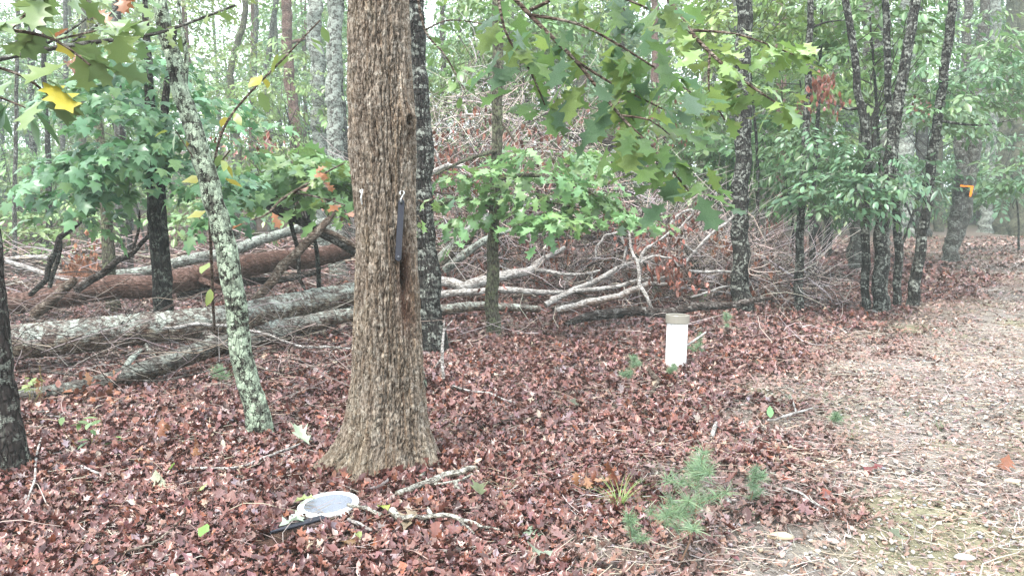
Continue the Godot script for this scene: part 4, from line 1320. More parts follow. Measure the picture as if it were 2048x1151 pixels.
	# sticks on the litter by the oak
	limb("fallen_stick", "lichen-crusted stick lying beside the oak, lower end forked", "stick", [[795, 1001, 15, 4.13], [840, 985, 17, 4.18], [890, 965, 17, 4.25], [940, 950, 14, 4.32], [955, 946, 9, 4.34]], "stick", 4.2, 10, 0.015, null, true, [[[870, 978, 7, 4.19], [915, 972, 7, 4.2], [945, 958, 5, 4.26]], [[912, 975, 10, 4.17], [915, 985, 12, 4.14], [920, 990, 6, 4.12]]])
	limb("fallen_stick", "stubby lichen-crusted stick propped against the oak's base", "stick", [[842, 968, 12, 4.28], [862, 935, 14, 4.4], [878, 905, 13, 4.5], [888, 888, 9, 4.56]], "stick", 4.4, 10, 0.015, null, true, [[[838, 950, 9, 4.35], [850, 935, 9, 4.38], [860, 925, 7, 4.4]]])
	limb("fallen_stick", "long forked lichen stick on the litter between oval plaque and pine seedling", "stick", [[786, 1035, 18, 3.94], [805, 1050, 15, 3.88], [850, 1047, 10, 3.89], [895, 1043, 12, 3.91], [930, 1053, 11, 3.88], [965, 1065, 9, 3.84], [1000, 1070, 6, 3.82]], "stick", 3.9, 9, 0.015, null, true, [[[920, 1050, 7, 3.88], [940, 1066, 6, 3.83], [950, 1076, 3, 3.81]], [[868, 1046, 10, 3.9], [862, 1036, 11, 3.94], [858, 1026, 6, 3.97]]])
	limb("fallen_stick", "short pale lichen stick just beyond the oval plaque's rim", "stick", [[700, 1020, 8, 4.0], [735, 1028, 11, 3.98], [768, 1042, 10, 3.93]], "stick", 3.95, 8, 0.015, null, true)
	limb("fallen_stick", "small white stick below the oval plaque", "stick", [[700, 1050, 8, 3.88], [725, 1060, 9, 3.86], [748, 1070, 6, 3.83]], "bleached", 3.86, 8, 0.015)
	limb("fallen_stick", "long thin tan stick running out from below the plaque to the frame's bottom", "stick", [[180, 1152, 5, 3.62], [260, 1115, 6, 3.7], [340, 1080, 6, 3.8], [375, 1045, 5, 3.9], [396, 985, 4, 4.1]], "brown", 3.8, 6, 0.03)
	limb("fallen_stick", "thin stick pointing at the big oak's root from the litter", "stick", [[350, 955, 5, 4.4], [480, 945, 6, 4.45], [560, 915, 6, 4.6], [640, 880, 5, 4.75]], "bleached", 4.5, 6, 0.03)
	limb("fallen_stick", "crooked pale twig on the litter in front of the dark edge trunk", "stick", [[65, 1020, 4, 4.05], [80, 970, 5, 4.2], [85, 915, 5, 4.4], [92, 885, 3, 4.5]], "bleached", 4.2, 6, 0.03)
	limb("fallen_stick", "short curved twig lying before the leaning lichen trunk", "stick", [[172, 942, 5, 4.4], [205, 955, 5, 4.35], [236, 958, 4, 4.33]], "bleached", 4.4, 6, 0.03)
	limb("fallen_stick", "forked dark stick slanting up from the litter before the white pipe", "stick", [[1285, 835, 5, 5.6], [1300, 795, 7, 5.75], [1315, 770, 9, 5.85], [1290, 740, 10, 5.95]], "brown", 5.8, 8, 0.02, null, false, [[[1312, 772, 6, 5.85], [1300, 760, 6, 5.9]]])
	limb("fallen_stick", "pale forked twig at the edge of the track behind the pine seedlings", "stick", [[1530, 850, 5, 5.45], [1570, 840, 6, 5.5], [1620, 825, 4, 5.58]], "bleached", 5.5, 6, 0.02, null, false, [[[1588, 835, 5, 5.5], [1582, 815, 4, 5.5], [1578, 800, 3, 5.5]]])
	limb("fallen_stick", "short stout whitish stick end lying behind the tallest pine seedling", "stick", [[1418, 885, 9, 5.0], [1424, 868, 10, 5.1], [1428, 855, 7, 5.15]], "bleached", 5, 7, 0.02)
	limb("fallen_stick", "white bent twig stuck beside the white pipe at half its height", "stick", [[1370, 692, 4, 7.3], [1395, 676, 5, 7.4], [1412, 664, 4, 7.5]], "bleached", 7.4, 6, 0.02)
	limb("fallen_stick", "thin pale stick on the track between the two pine seedlings", "stick", [[1560, 985, 5, 4.3], [1600, 1000, 6, 4.25], [1650, 1030, 4, 4.1]], "bleached", 4.2, 6, 0.02)
	limb("fallen_stick", "bare sprig standing in front of the rear trunk", "stick", [[887, 757, 6, 6.7], [884, 700, 7, 6.75], [888, 660, 5, 6.8], [890, 640, 3, 6.8]], "bleached", 6.7, 7, 0.03, null, false, [[[885, 715, 4, 6.75], [870, 735, 3, 6.7]], [[887, 665, 3, 6.8], [905, 640, 2, 6.8]]])
	limb("fallen_stick", "tan twig bowing across the open litter between oak and white pipe", "stick", [[905, 780, 4, 6.2], [980, 795, 5, 6.1], [1030, 815, 4, 6.0]], "bleached", 6.1, 6, 0.03)
	limb("fallen_stick", "thin stick crossing the litter midway to the pine seedling", "stick", [[1000, 850, 4, 5.5], [1080, 845, 4, 5.55], [1130, 850, 3, 5.5]], "brown", 5.5, 6, 0.03)

const HEAP := [[-2.6, 0.35], [-1.3, 2.8], [-0.6, 3.4], [0.2, 3.0], [1.1, 2.8], [1.7, 1.7], [2.4, 1.25], [3.4, 1.0], [4.6, 0.35]]

func heap_height(x: float) -> float:
	for i in HEAP.size() - 1:
		if x < HEAP[i + 1][0]:
			return lerpf(HEAP[i][1], HEAP[i + 1][1], clampf((x - HEAP[i][0]) / (HEAP[i + 1][0] - HEAP[i][0]), 0, 1))
	return 0.3

func brush_color() -> Color:
	var k := rng.randf()
	if k < 0.38: return shade(Color(0.46, 0.385, 0.35), 0.25)
	if k < 0.56: return shade(Color(0.19, 0.15, 0.13), 0.25)
	return shade(Color(0.045, 0.034, 0.030), 0.3)

func brush() -> void:
	# branches one can follow: an object each
	for i in 170:
		var x := rng.randf_range(-1.7, 4.2)
		var h := heap_height(x)
		var z := -rng.randf_range(10.9, 13.2)
		var a := Vector3(x, gh(x, z) + rng.randf_range(0.05, 0.95) * h, z)
		var l := rng.randf_range(0.7, 2.2)
		var yaw := rng.randf_range(0, TAU)
		var e := a + Vector3(cos(yaw) * l, rng.randf_range(-0.35, 0.55) * l, sin(yaw) * l * 0.45)
		e.y = clampf(e.y, gh(e.x, e.z) + 0.04, gh(e.x, e.z) + heap_height(e.x) + 0.12)
		var b := Buf.new()
		var col := brush_color()
		var r := rng.randf_range(0.008, 0.020)
		var m := twig(b, Vector3.ZERO, e - a, r, r * 0.3, rng.randf_range(-0.28, 0.28), col, 5, 8, rng.randf_range(-0.5, 0.5))
		for k in 3:
			var f := m.lerp(e - a, rng.randf_range(-0.4, 0.6)) if k else m
			twig(b, m, m + (e - a).rotated(Vector3(rng.randf_range(-1, 1), 1, rng.randf_range(-1, 1)).normalized(), rng.randf_range(-1.1, 1.1)) * rng.randf_range(0.25, 0.5), r * 0.5, r * 0.2, rng.randf_range(-0.3, 0.3), col, 4, 5)
		tag(obj("bare_branch", b.mesh(M.twig), null, Transform3D(Basis(), a)), "bare bleached branch tangled among others in the brush heap", "branch", "bare branches of the brush heap")
	# the finer tangle, past counting
	var b2 := Buf.new()
	for i in 6000:
		var x := rng.randf_range(-2.2, 4.6)
		var h := heap_height(x)
		var z := -rng.randf_range(10.8, 14.8)
		var a := Vector3(x, gh(x, z) + rng.randf_range(0.02, 1.0) * h, z)
		var l := rng.randf_range(0.3, 1.3)
		var yaw := rng.randf_range(0, TAU)
		var e := a + Vector3(cos(yaw), rng.randf_range(-0.9, 1.2), sin(yaw) * 0.5) * l
		e.y = maxf(e.y, gh(e.x, e.z) + 0.02)
		twig(b2, a, e, rng.randf_range(0.0028, 0.0065), 0.0018, rng.randf_range(-0.3, 0.3), brush_color(), 3, 5, rng.randf_range(-0.5, 0.5))
	for i in 1100:
		var px := rng.randf_range(-40.0, 700.0)
		var py := rng.randf_range(560.0, 800.0)
		var p := on_ground(px, py)
		var yaw := rng.randf_range(0, TAU)
		var a := p + Vector3(0, rng.randf_range(0.02, 0.4), 0)
		var l := rng.randf_range(0.25, 1.1)
		var e := a + Vector3(cos(yaw), rng.randf_range(-0.4, 0.5), sin(yaw) * 0.6) * l
		e.y = maxf(e.y, gh(e.x, e.z) + 0.02)
		twig(b2, a, e, rng.randf_range(0.002, 0.005), 0.0015, rng.randf_range(-0.2, 0.2), brush_color() * Color(0.5, 0.48, 0.47), 3, 5, rng.randf_range(-0.5, 0.5))
	for i in 420:
		var px := rng.randf_range(-40.0, 640.0)
		var p := at(px, 500.0, rng.randf_range(11.5, 17.0))
		p.y = gh(p.x, p.z) + rng.randf_range(0.0, 0.75)
		var yaw := rng.randf_range(-0.5, 0.5) + (PI if rng.randf() < 0.5 else 0.0)
		var l := rng.randf_range(0.5, 2.2)
		twig(b2, p, p + Vector3(cos(yaw), rng.randf_range(-0.25, 0.3), sin(yaw)) * l, rng.randf_range(0.004, 0.011), 0.002, rng.randf_range(-0.15, 0.15), brush_color() * Color(0.7, 0.68, 0.66), 4, 5)
	for i in 420:
		var px := rng.randf_range(840.0, 1700.0)
		var p := on_ground(px, rng.randf_range(530.0, 700.0))
		var yaw := rng.randf_range(0, TAU)
		var l := rng.randf_range(0.15, 0.8)
		var a := p + Vector3(0, rng.randf_range(0.01, 0.12), 0)
		twig(b2, a, a + Vector3(cos(yaw), rng.randf_range(-0.1, 0.3), sin(yaw)) * l, rng.randf_range(0.002, 0.006), 0.0015, rng.randf_range(-0.2, 0.2), brush_color(), 3, 4)
	var hl := []
	var hc := []
	for i in 5200:
		var x := rng.randf_range(-1.9, 4.3)
		var z := -rng.randf_range(11.0, 14.6)
		if nz.get_noise_2d(x * 50.0, z * 50.0) < -0.02: continue
		hl.append(Transform3D((Basis(Vector3.UP, rng.randf_range(0, TAU)) * Basis(Vector3.RIGHT, rng.randf_range(-2.0, -0.3))).scaled(Vector3.ONE * rng.randf_range(0.07, 0.13)), Vector3(x, gh(x, z) + heap_height(x) * rng.randf_range(0.02, 0.85), z)))
		hc.append(shade([Color(0.17, 0.06, 0.042), Color(0.11, 0.045, 0.035), Color(0.24, 0.09, 0.05)][rng.randi() % 3], 0.3))
	var hn := thing("withered_leaves", "withered rust-brown leaves caught all through the brush heap", "dead leaves")
	hn.set_meta("kind", "stuff")
	many("leaves", dead_leaf(OVAL).mesh(M.dead), hl, hc, hn)
	tag(obj("brush_tangle", b2.mesh(M.twig)), "fine grey and dark twigs matted together in the brush heap and between the logs", "brush", "", "stuff")
	# loose twigs over the litter
	var b3 := Buf.new()
	for i in 600:
		var d := sqrt(rng.randf_range(2.6 * 2.6, 9.5 * 9.5))
		var x := d * rng.randf_range(-0.7, 0.72)
		var yaw := rng.randf_range(0, TAU)
		var l := rng.randf_range(0.08, 0.5)
		var a := Vector3(x, gh(x, -d) + rng.randf_range(0.012, 0.05), -d)
		var e := a + Vector3(cos(yaw), 0, sin(yaw)) * l
		e.y = gh(e.x, e.z) + rng.randf_range(0.012, 0.06)
		twig(b3, a, e, rng.randf_range(0.0015, 0.0038), 0.001, rng.randf_range(-0.16, 0.16), shade([Color(0.40, 0.31, 0.25), Color(0.30, 0.21, 0.17), Color(0.16, 0.10, 0.085)][rng.randi() % 3]), 4, 4)
	tag(obj("ground_twigs", b3.mesh(M.twig)), "thin loose twigs scattered over leaf litter and track", "twigs", "", "stuff")
	for q in [[855, 310, 970, 450, 11.4, 260, "rust-red dead leaves hanging in the brush just beside the rear trunk"], [880, 560, 960, 640, 11.2, 50, "rust-red dead leaves low behind the rear trunk's foot"], [1185, 410, 1310, 510, 11.0, 160, "dark rust leaves hung across the middle of the brush heap"], [1300, 460, 1380, 570, 10.6, 190, "long rust-red leaf bunch drooping at the heap's front over the white branches"], [1345, 535, 1400, 590, 10.8, 70, "rust-red leaf bunch at the tip of the level white branch"], [1370, 420, 1420, 470, 11.3, 60, "rust-red leaves under the looped pale branch"], [1415, 465, 1450, 520, 11.3, 60, "orange-red leaf spray just beside the lichen-spotted pole tree"], [1150, 200, 1260, 300, 15.2, 150, "dark rust leaves on the fallen trunk high in the heap"], [1260, 210, 1360, 330, 15.0, 120, "rust leaves behind the hanging oak twig, top of the heap"], [1500, 460, 1560, 560, 13.5, 80, "rust-brown leaves on low brush between the pole tree and the thin black trunk"], [120, 495, 205, 575, 12.4, 130, "orange-rust leaf mass on the upturned root mound behind the pine log"], [640, 350, 700, 450, 11.5, 60, "orange dead leaves against the big oak above the prop branch"], [1635, 150, 1700, 232, 10.6, 150, "bright rust-red dead leaf bunch hanging beside the crooked thin trunk"], [1580, 210, 1625, 250, 13.0, 40, "faint rust leaf bunch behind the thin black trunk"], [1830, 210, 1870, 250, 12.5, 40, "small rust leaf bunch between the clump's outer trunks"], [450, 260, 540, 330, 10.0, 40, "few rust leaves on the dead twig above the dark fallen limb"], [960, 590, 1060, 650, 10.4, 50, "rusty leaves scattered in twigs behind the small grey sapling"]]:
		red_cluster(q[0], q[1], q[2], q[3], q[4], q[5], q[6], Color(0.27, 0.11, 0.06) if q[6].begins_with("orange") else Color(0.175, 0.062, 0.042))
	# root mound
	var rm := Buf.new()
	for j in 12:
		for i in 20:
			var th := PI * 0.5 * j / 11.0
			var ph := TAU * i / 20.0
			var p := Vector3(sin(th) * cos(ph) * 0.42, cos(th) * 0.55, sin(th) * sin(ph) * 0.3)
			p *= 1.0 + 0.35 * fine.get_noise_3d(p.x * 300.0, p.y * 300.0, p.z * 300.0)
			rm.add(p, Color(0.13, 0.075, 0.055).lerp(Color(0.26, 0.12, 0.075), clampf(0.5 + nz.get_noise_3d(p.x * 300.0, p.y * 300.0, p.z * 300.0), 0, 1)))
	for j in 11:
		for i in 20:
			rm.quad(j * 20 + i, (j + 1) * 20 + i, (j + 1) * 20 + (i + 1) % 20, j * 20 + (i + 1) % 20)
	var mp := at(165, 560, 12.6)
	mp.y = gh(mp.x, mp.z)
	tag(obj("root_mound", rm.mesh(M.soil), null, Transform3D(Basis(), mp)), "upturned root mound of red clay behind the red-brown pine log", "root mound")

# ---------------------------------------------------------------- the standing trees
func standing_trees() -> void:
	var G1 := Color(0.115, 0.195, 0.065)    # fresh green
	var G2 := Color(0.075, 0.150, 0.075)    # blue green
	var G3 := Color(0.165, 0.225, 0.065)    # yellow green
	var t: Node3D
	tree("lichen_tree", "slim trunk crusted with pale green lichen, leaning away from the big oak", [[522, 872, 56], [505, 800, 48], [485, 700, 46], [470, 600, 44], [455, 500, 44], [430, 420, 42], [405, 330, 41], [385, 260, 38], [362, 180, 34], (([345, 110, 32])), [325, 30, 28], [310, -60, 26], [282, -250, 22]], "green_lichen", -1, 34, 0.018, 0.35, [[[368, 190, 12], [372, 110, 9], [358, 20, 7], [356, -120, 5]]])
	tree("edge_trunk", "dark rough trunk cut by the frame's edge, lichen at its foot", [[24, 945, 62], [14, 840, 56], [2, 740, 50], [-8, 640, 46], [-26, 400, 38], [-50, 100, 34]], "dark", -1, 26, 0.02, 0.3)
	tree("rear_trunk", "dark trunk with white lichen speckles standing close behind the big oak", [[868, 705, 48], [858, 560, 47], [850, 430, 40], [846, 300, 36], [840, 180, 33], [838, 110, 29], [832, 75, 44], [827, 10, 42], [820, -200, 34]], "dark_lichen", -1, 30, 0.022, 0.55)
	limb("leaning_tree", "pale green lichen-covered stem leaning out behind the big oak's base", "tree", [[834, 788, 44, 6.2], [830, 750, 36, 6.2], [824, 715, 30, 6.25], [820, 670, 26, 6.3], [814, 620, 22, 6.35]], "green_lichen", 6.2, 24, 0.02, bark_material("green_lichen", false))
	t = tree("oak_sapling", "small grey-barked sapling behind the big oak carrying layered green oak boughs", [[985, 672, 32], [985, 560, 27], [988, 450, 22], [992, 300, 22], [995, 150, 22], [997, 0, 22], [1000, -200, 20]], "mossy", -1, 22, 0.03, 0.3, [[[988, 420, 9, 8.8], [930, 396, 9, 8.6], [880, 408, 7, 8.4], [835, 420, 5, 8.3]], [[990, 360, 10, 8.9], [1060, 350, 8, 8.7], [1150, 370, 6, 8.6], [1260, 430, 3, 8.5]], [[992, 300, 10, 8.9], [930, 320, 7, 8.6], [870, 350, 4, 8.5]], [[990, 400, 8, 8.9], [1070, 400, 6, 8.7], [1180, 420, 3, 8.6]]])
	crown(t, "oak_sprays", [blob(930, 275, 1240, 400, 8.6, 0.55, 27), blob(990, 380, 1290, 455, 8.4, 0.5, 34), blob(860, 330, 1010, 440, 8.5, 0.35, 14)], Color(0.18, 0.31, 0.11), 0.34, 0.54, 0.22)
	t = tree("pole_oak", "straight black pole trunk with round white lichen spots, behind the white pipe", [[1485, 628, 46], [1482, 560, 36], [1483, 400, 34], [1485, 250, 33], [1488, 100, 31], [1489, 0, 30], [1490, -200, 27]], "dark_lichen", -1, 26, 0.025, 0.25)
	t = tree("thin_tree", "thin black trunk, first beyond the lichen-spotted pole, slightly bowed", [[1597, 624, 20], [1600, 500, 17], [1610, 300, 15], [1618, 150, 14], [1622, 0, 12], [1626, -200, 10]], "dark_lichen", -1, 16, 0.03, 0.5, [[[1615, 60, 6], [1650, 45, 4], [1690, 40, 2]]])
	tree("thin_tree", "very slender stem just behind the bowed thin black trunk", [[1616, 575, 10], [1625, 450, 9], [1632, 300, 8], [1640, 160, 7], [1644, 0, 6]], "dark_lichen", -1, 10, 0.05, 0.3)
	t = tree("thin_tree", "crooked thin trunk of the clump, kinked beside the rust-red leaf bunch", [[1732, 624, 17], [1732, 500, 17], [1735, 330, 18], [1730, 260, 17], [1718, 190, 15], [1705, 80, 14], [1690, -10, 14], [1670, -200, 12]], "dark_lichen", -1, 16, 0.03, 0.4, [[[1733, 210, 7], [1700, 218, 6], [1660, 205, 4]]])
	t = tree("clump_tree", "thickest of the clump's trunks, slanting outward, white lichen at its foot", [[1762, 624, 32], [1764, 500, 30], [1775, 350, 26], [1795, 220, 22], [1820, 80, 20], [1835, -20, 18], [1860, -200, 16]], "dark_lichen", -1, 22, 0.028, 0.4)
	crown(t, "oval_sprays", [blob(1600, 330, 1760, 430, 10.0, 0.6, 44), blob(1560, 250, 1720, 340, 10.4, 0.5, 30), blob(1700, 280, 1840, 400, 10.0, 0.6, 30)], Color(0.14, 0.245, 0.12), 0.33, 0.56, 0.2)
	tree("thin_tree", "upright thin grey stem in the middle of the clump", [[1792, 622, 16], [1798, 500, 17], [1790, 350, 17], [1778, 200, 14], [1772, 0, 14], [1768, -200, 12]], "dark_lichen", 10.9, 14, 0.035, 0.3)
	t = tree("clump_tree", "outermost of the clump's trunks, leaning toward the track, lichen-mottled", [[1822, 614, 24], [1838, 520, 22], [1855, 400, 20], [1868, 290, 20], [1885, 180, 18], [1900, 60, 18], [1912, -30, 16], [1935, -200, 14]], "dark_lichen", -1, 20, 0.028, 0.4, [[[1872, 240, 7], [1960, 250, 4], [2040, 235, 2]]])
	crown(t, "oval_sprays", [blob(1995, 310, 2090, 390, 11.5, 0.4, 22), blob(1900, 110, 2080, 220, 12.0, 0.8, 50), blob(1780, 130, 1930, 260, 11.0, 0.7, 24)], Color(0.145, 0.255, 0.115), 0.33, 0.58, 0.22)
	tree("shaded_trunk", "broad dark trunk behind the clump with a white lichen patch low down", [[1716, 541, 38], [1720, 440, 38], [1730, 340, 36], [1745, 200, 34], [1745, 80, 36], [1742, 0, 36], [1740, -250, 34]], "grey", -1, 20, 0.05, 0.35)
	tree("pale_trunk", "pale grey broad trunk farther back, seen through the clump", [[1808, 472, 38], [1810, 300, 37], [1812, 150, 36], [1815, 0, 34], [1816, -200, 32]], "pale_lichen", -1, 18, 0.06, 0.25)
	var bl := tree("blazed_tree", "double-stemmed dark trunk beside the track carrying an orange paint blaze", [[1898, 524, 28], [1908, 470, 28], [1918, 400, 27], [1924, 340, 25], [1922, 262, 22], [1930, 150, 18], [1938, 0, 16]], "grey", -1, 22, 0.04, 0.35, [[[1905, 500, 24], [1926, 440, 26], [1938, 380, 27], [1948, 310, 26], [1950, 250, 24], [1960, 120, 20], [1970, 0, 18], [1980, -200, 14]]])
	blaze(bl)
	tree("pale_trunk", "pale lichen trunk beside the track beyond the blazed tree, foot in litter", [[1972, 464, 26], [1978, 400, 23], [1985, 300, 22], [1990, 150, 20], [1992, 0, 20]], "pale_lichen", -1, 14, 0.08, 0.5)
	tree("small_dark_stem", "short dark stem of a V-shaped pair between thin trunk and clump", [[1655, 514, 13], [1659, 470, 15], [1654, 420, 14], [1642, 350, 12], [1636, 200, 10]], "dark", -1, 12, 0.06, 0.2, [[[1655, 508, 11], [1640, 468, 11], [1620, 430, 9], [1603, 400, 6]]])
	tree("shaded_trunk", "reddish dark trunk standing in the brush beyond the pole oak", [[1558, 517, 28], [1556, 430, 24], [1560, 350, 22], [1562, 150, 20], [1564, 0, 18]], "pine", -1, 14, 0.07, 0.35)
	tree("shaded_trunk", "dark far trunk under the blue-green leaves, nearest the V-shaped pair", [[1690, 455, 30], [1692, 350, 28], [1695, 150, 26], [1696, 0, 24]], "dark", -1, 12, 0.12, 0.3)
	# left of the oak
	t = tree("double_tree", "double-stemmed dark young tree crowned with big lobed green leaves", [[323, 640, 26], [312, 480, 26], [306, 380, 25], [300, 220, 20], [292, 60, 14], [288, -40, 8]], "dark", 8.5, 20, 0.03, 0.2, [[[335, 650, 26], [330, 560, 27], [322, 440, 23], [318, 340, 20], [330, 200, 15], [350, 60, 8]]])
	lobed_crown(t)
	t = tree("lichen_pole", "pale lichen-plated pole trunk nearer the big oak", [[676, 562, 36], [672, 430, 34], [670, 300, 33], [668, 150, 32], [668, 0, 30], [668, -200, 28]], "pale_lichen", -1, 22, 0.045, 0.3)
	tree("lichen_pole", "pale lichen-plated pole trunk beside the nearer one, toward the red pine", [[645, 520, 34], [648, 430, 33], [640, 300, 32], [634, 150, 30], [628, 0, 30], [622, -200, 28]], "pale_lichen", -1, 20, 0.06, 0.3)
	tree("red_pine", "reddish pine trunk standing back between the leafy double tree and lichen poles", [[599, 490, 24], [596, 375, 23], [590, 260, 22], [578, 150, 21], [572, 0, 20], [566, -200, 18]], "pine", -1, 16, 0.08, 0.2, [[[580, 85, 8], [615, 75, 5], [660, 60, 3]]])
	tree("mossy_post", "short mossy trunk rising between the two fallen logs", [[226, 640, 28], [217, 520, 26], [212, 430, 22], [203, 320, 19], [190, 200, 16], [180, 80, 14]], "mossy", 10.4, 18, 0.04, 0.3)
	tree("thin_tree", "thin dark stem behind the pine log beside the mossy trunk", [[262, 560, 12], [258, 470, 12], [250, 350, 10], [240, 200, 9], [236, 0, 8]], "dark", -1, 10, 0.07, 0.3)
	tree("thin_tree", "grey background stem seen under the lobed leaves", [[243, 530, 20], [240, 450, 18], [236, 300, 16], [232, 100, 14]], "grey", -1, 10, 0.08, 0.2)
	tree("thin_tree", "pale far stem near the frame's edge behind the twig tangle", [[30, 560, 9], [28, 430, 9], [30, 300, 8], [34, 100, 7]], "grey", -1, 8, 0.1, 0.2)
	tree("thin_tree", "slender dark stem beside the pale far stem, rising into the leaves", [[98, 540, 12], [97, 440, 12], [95, 300, 11], [88, 150, 10], [86, 0, 9]], "dark", -1, 10, 0.08, 0.2)
	# centre and right, far
	tree("thin_tree", "thin grey stem beyond the rear trunk, above the brush heap", [[886, 480, 13], [888, 240, 12], [886, 120, 11], [884, 0, 10]], "grey", 19, 10, 0.09, 0.2)
	tree("red_pine", "pinkish pine trunk high behind the hanging oak leaves", [[1312, 470, 18], [1312, 150, 16], [1310, 60, 15], [1308, -150, 14]], "pine", 26, 12, 0.1, 0.2)
	tree("thin_tree", "whitish thin trunk close beside the pinkish pine", [[1336, 470, 11], [1336, 150, 10], [1338, 0, 10], [1340, -150, 9]], "pale_lichen", 27, 10, 0.1, 0.2)
	tree("red_pine", "second pinkish pine trunk, farther from the pole oak, above the heap", [[1243, 470, 15], [1243, 150, 14], [1242, 0, 13], [1240, -150, 12]], "pine", 30, 12, 0.1, 0.2)
	for q in [[1008, 470, 16, 17, "dark stem directly behind the small grey sapling"], [1400, 470, 14, 22, "thin dark stem in the leaves just before the pole oak"], [1440, 440, 12, 28, "far thin stem touching the pole oak's edge"], [1530, 430, 15, 26, "far stem midway between pole oak and thin black trunk"], [1660, 440, 18, 30, "far dark trunk above the V-shaped pair"], [1770, 430, 22, 26, "far dark trunk showing between the clump's stems"], [1850, 430, 24, 32, "far dark trunk beside the clump's outermost trunk"], [1880, 425, 16, 36, "far thin trunk just before the blazed tree"], [2010, 430, 30, 34, "dark trunk in the shade where the track goes out of sight"], [2042, 432, 34, 32, "dark trunk at the very edge where the track goes out of sight"], [1995, 425, 18, 44, "hazy thin trunk deep along the track's end"], [470, 480, 14, 24, "hazy stem behind the leaning lichen trunk"], [540, 470, 12, 30, "hazy slim stem next to the red pine"], [505, 480, 10, 34, "faint far stem between the leaning trunk and the red pine"], [165, 470, 14, 26, "hazy stem over the upturned root mound"], [130, 460, 10, 34, "faint slim stem over the twig tangle"], [60, 470, 14, 28, "hazy stem above the twig tangle by the frame's edge"], [690, 470, 20, 20, "dark stem half hidden by the big oak"], [1100, 450, 15, 24, "far stem behind the oak boughs over the heap"], [1170, 450, 14, 27, "far stem behind the highest part of the heap"]]:
		tree("far_trunk", q[4], [[q[0], q[1], q[2] * 1.15], [q[0] + rng.randf_range(-6, 6), 300, q[2]], [q[0] + rng.randf_range(-16, 16), 150, q[2] * 0.95], [q[0] + rng.randf_range(-26, 26), 0, q[2] * 0.85], [q[0] + rng.randf_range(-30, 30), -200, q[2] * 0.75]], ["dark", "grey", "mossy", "dark_lichen"][rng.randi() % 4], q[3], 10, 0.14, 0.25)

func blaze(t: Node3D) -> void:
	# orange paint: a level stroke and a short upright one, laid just proud of the bark
	var d := -t.position.z
	for q in [[1921, 371, 1948, 373, 4.0], [1945, 374, 1941, 393, 6.0]]:
		var a := Vector2(q[0], q[1])
		var e := Vector2(q[2], q[3])
		var b := Buf.new()
		var n := 10
		var up := (e - a).normalized().orthogonal()
		var prev := []
		for i in n + 1:
			var ln := []
			for k in [-1.0, 0.0, 1.0]:
				var pp: Vector2 = a.lerp(e, float(i) / n) + up * k * q[4] * 0.5 * (0.8 + 0.3 * fine.get_noise_1d(i * 700.0 + k * 50.0))
				# bent round the front of the two stems, whose axes stand at 1918 and 1940
				var x1 := clampf((pp.x - 1918.0) / 17.0, -1, 1)
				var x2 := clampf((pp.x - 1940.0) / 17.0, -1, 1)
				var front := maxf(sqrt(1.0 - x1 * x1), sqrt(1.0 - x2 * x2)) * 17.0 / F * d * 1.15 + 0.04
				ln.append(b.add(at(pp.x, pp.y, d - front) - t.position, Color(0.85, 0.24, 0.02)))
			if prev.size():
				for k in 2: b.quad(prev[k], prev[k + 1], ln[k + 1], ln[k])
			prev = ln
		obj("paint_stroke", b.mesh(M.twig), t)

func lobed_crown(t: Node3D) -> void:
	# big five-pointed leaves: the nearest three hundred one by one, the rest as leafy twigs
	var pool := []
	for c in [Color(0.14, 0.29, 0.13), Color(0.165, 0.32, 0.15), Color(0.20, 0.34, 0.12), Color(0.11, 0.24, 0.12)]:
		var m := tinted(M.wet_leaf, c)
		for i in 3:
			var b := Buf.new()
			star_leaf(b, Transform3D(Basis(Vector3.RIGHT, -PI / 2), Vector3.ZERO), Color(1, 1, 1), rng.randf_range(0.1, 0.35), rng.randf_range(0.15, 0.45), rng.randf_range(0.85, 1.1))
			pool.append(b.mesh(m))
	var zones := [[180, 85, 430, 210, 8.2, 55], [110, 150, 330, 310, 7.9, 80], [310, 170, 530, 330, 8.3, 60], [75, 290, 260, 450, 7.8, 68], [200, 270, 400, 380, 7.7, 62], [390, 320, 530, 445, 7.8, 40]]
	for z in zones:
		var c := at((z[0] + z[2]) * 0.5, (z[1] + z[3]) * 0.5, z[4])
		for i in int(z[5] * 0.83):
			var u := Vector3(rng.randf_range(-1, 1), rng.randf_range(-1, 1), rng.randf_range(-0.3, 1))
			while u.length() > 1.0: u = Vector3(rng.randf_range(-1, 1), rng.randf_range(-1, 1), rng.randf_range(-0.3, 1))
			var p := c + u * Vector3((z[2] - z[0]) * 0.5 / F * z[4], (z[3] - z[1]) * 0.5 / F * z[4], 0.5)
			var yaw := atan2(-(p.x - t.position.x), -(p.z - t.position.z)) + rng.randf_range(-0.9, 0.9)
			var bs := Basis(Vector3.UP, yaw) * Basis(Vector3.RIGHT, rng.randf_range(-1.15, -0.1)) * Basis(Vector3.BACK, rng.randf_range(-0.5, 0.5))
			obj("leaf", pool[rng.randi() % 12], t, Transform3D(bs.scaled(Vector3.ONE * rng.randf_range(0.085, 0.14)), p - t.position))
	var blobs := []
	for z in zones:
		blobs.append(blob(z[0], z[1], z[2], z[3], z[4] + 0.35, 0.7, int(z[5] * 0.42)))
	crown(t, "star_sprays", blobs, Color(0.145, 0.29, 0.13), 0.28, 0.44)

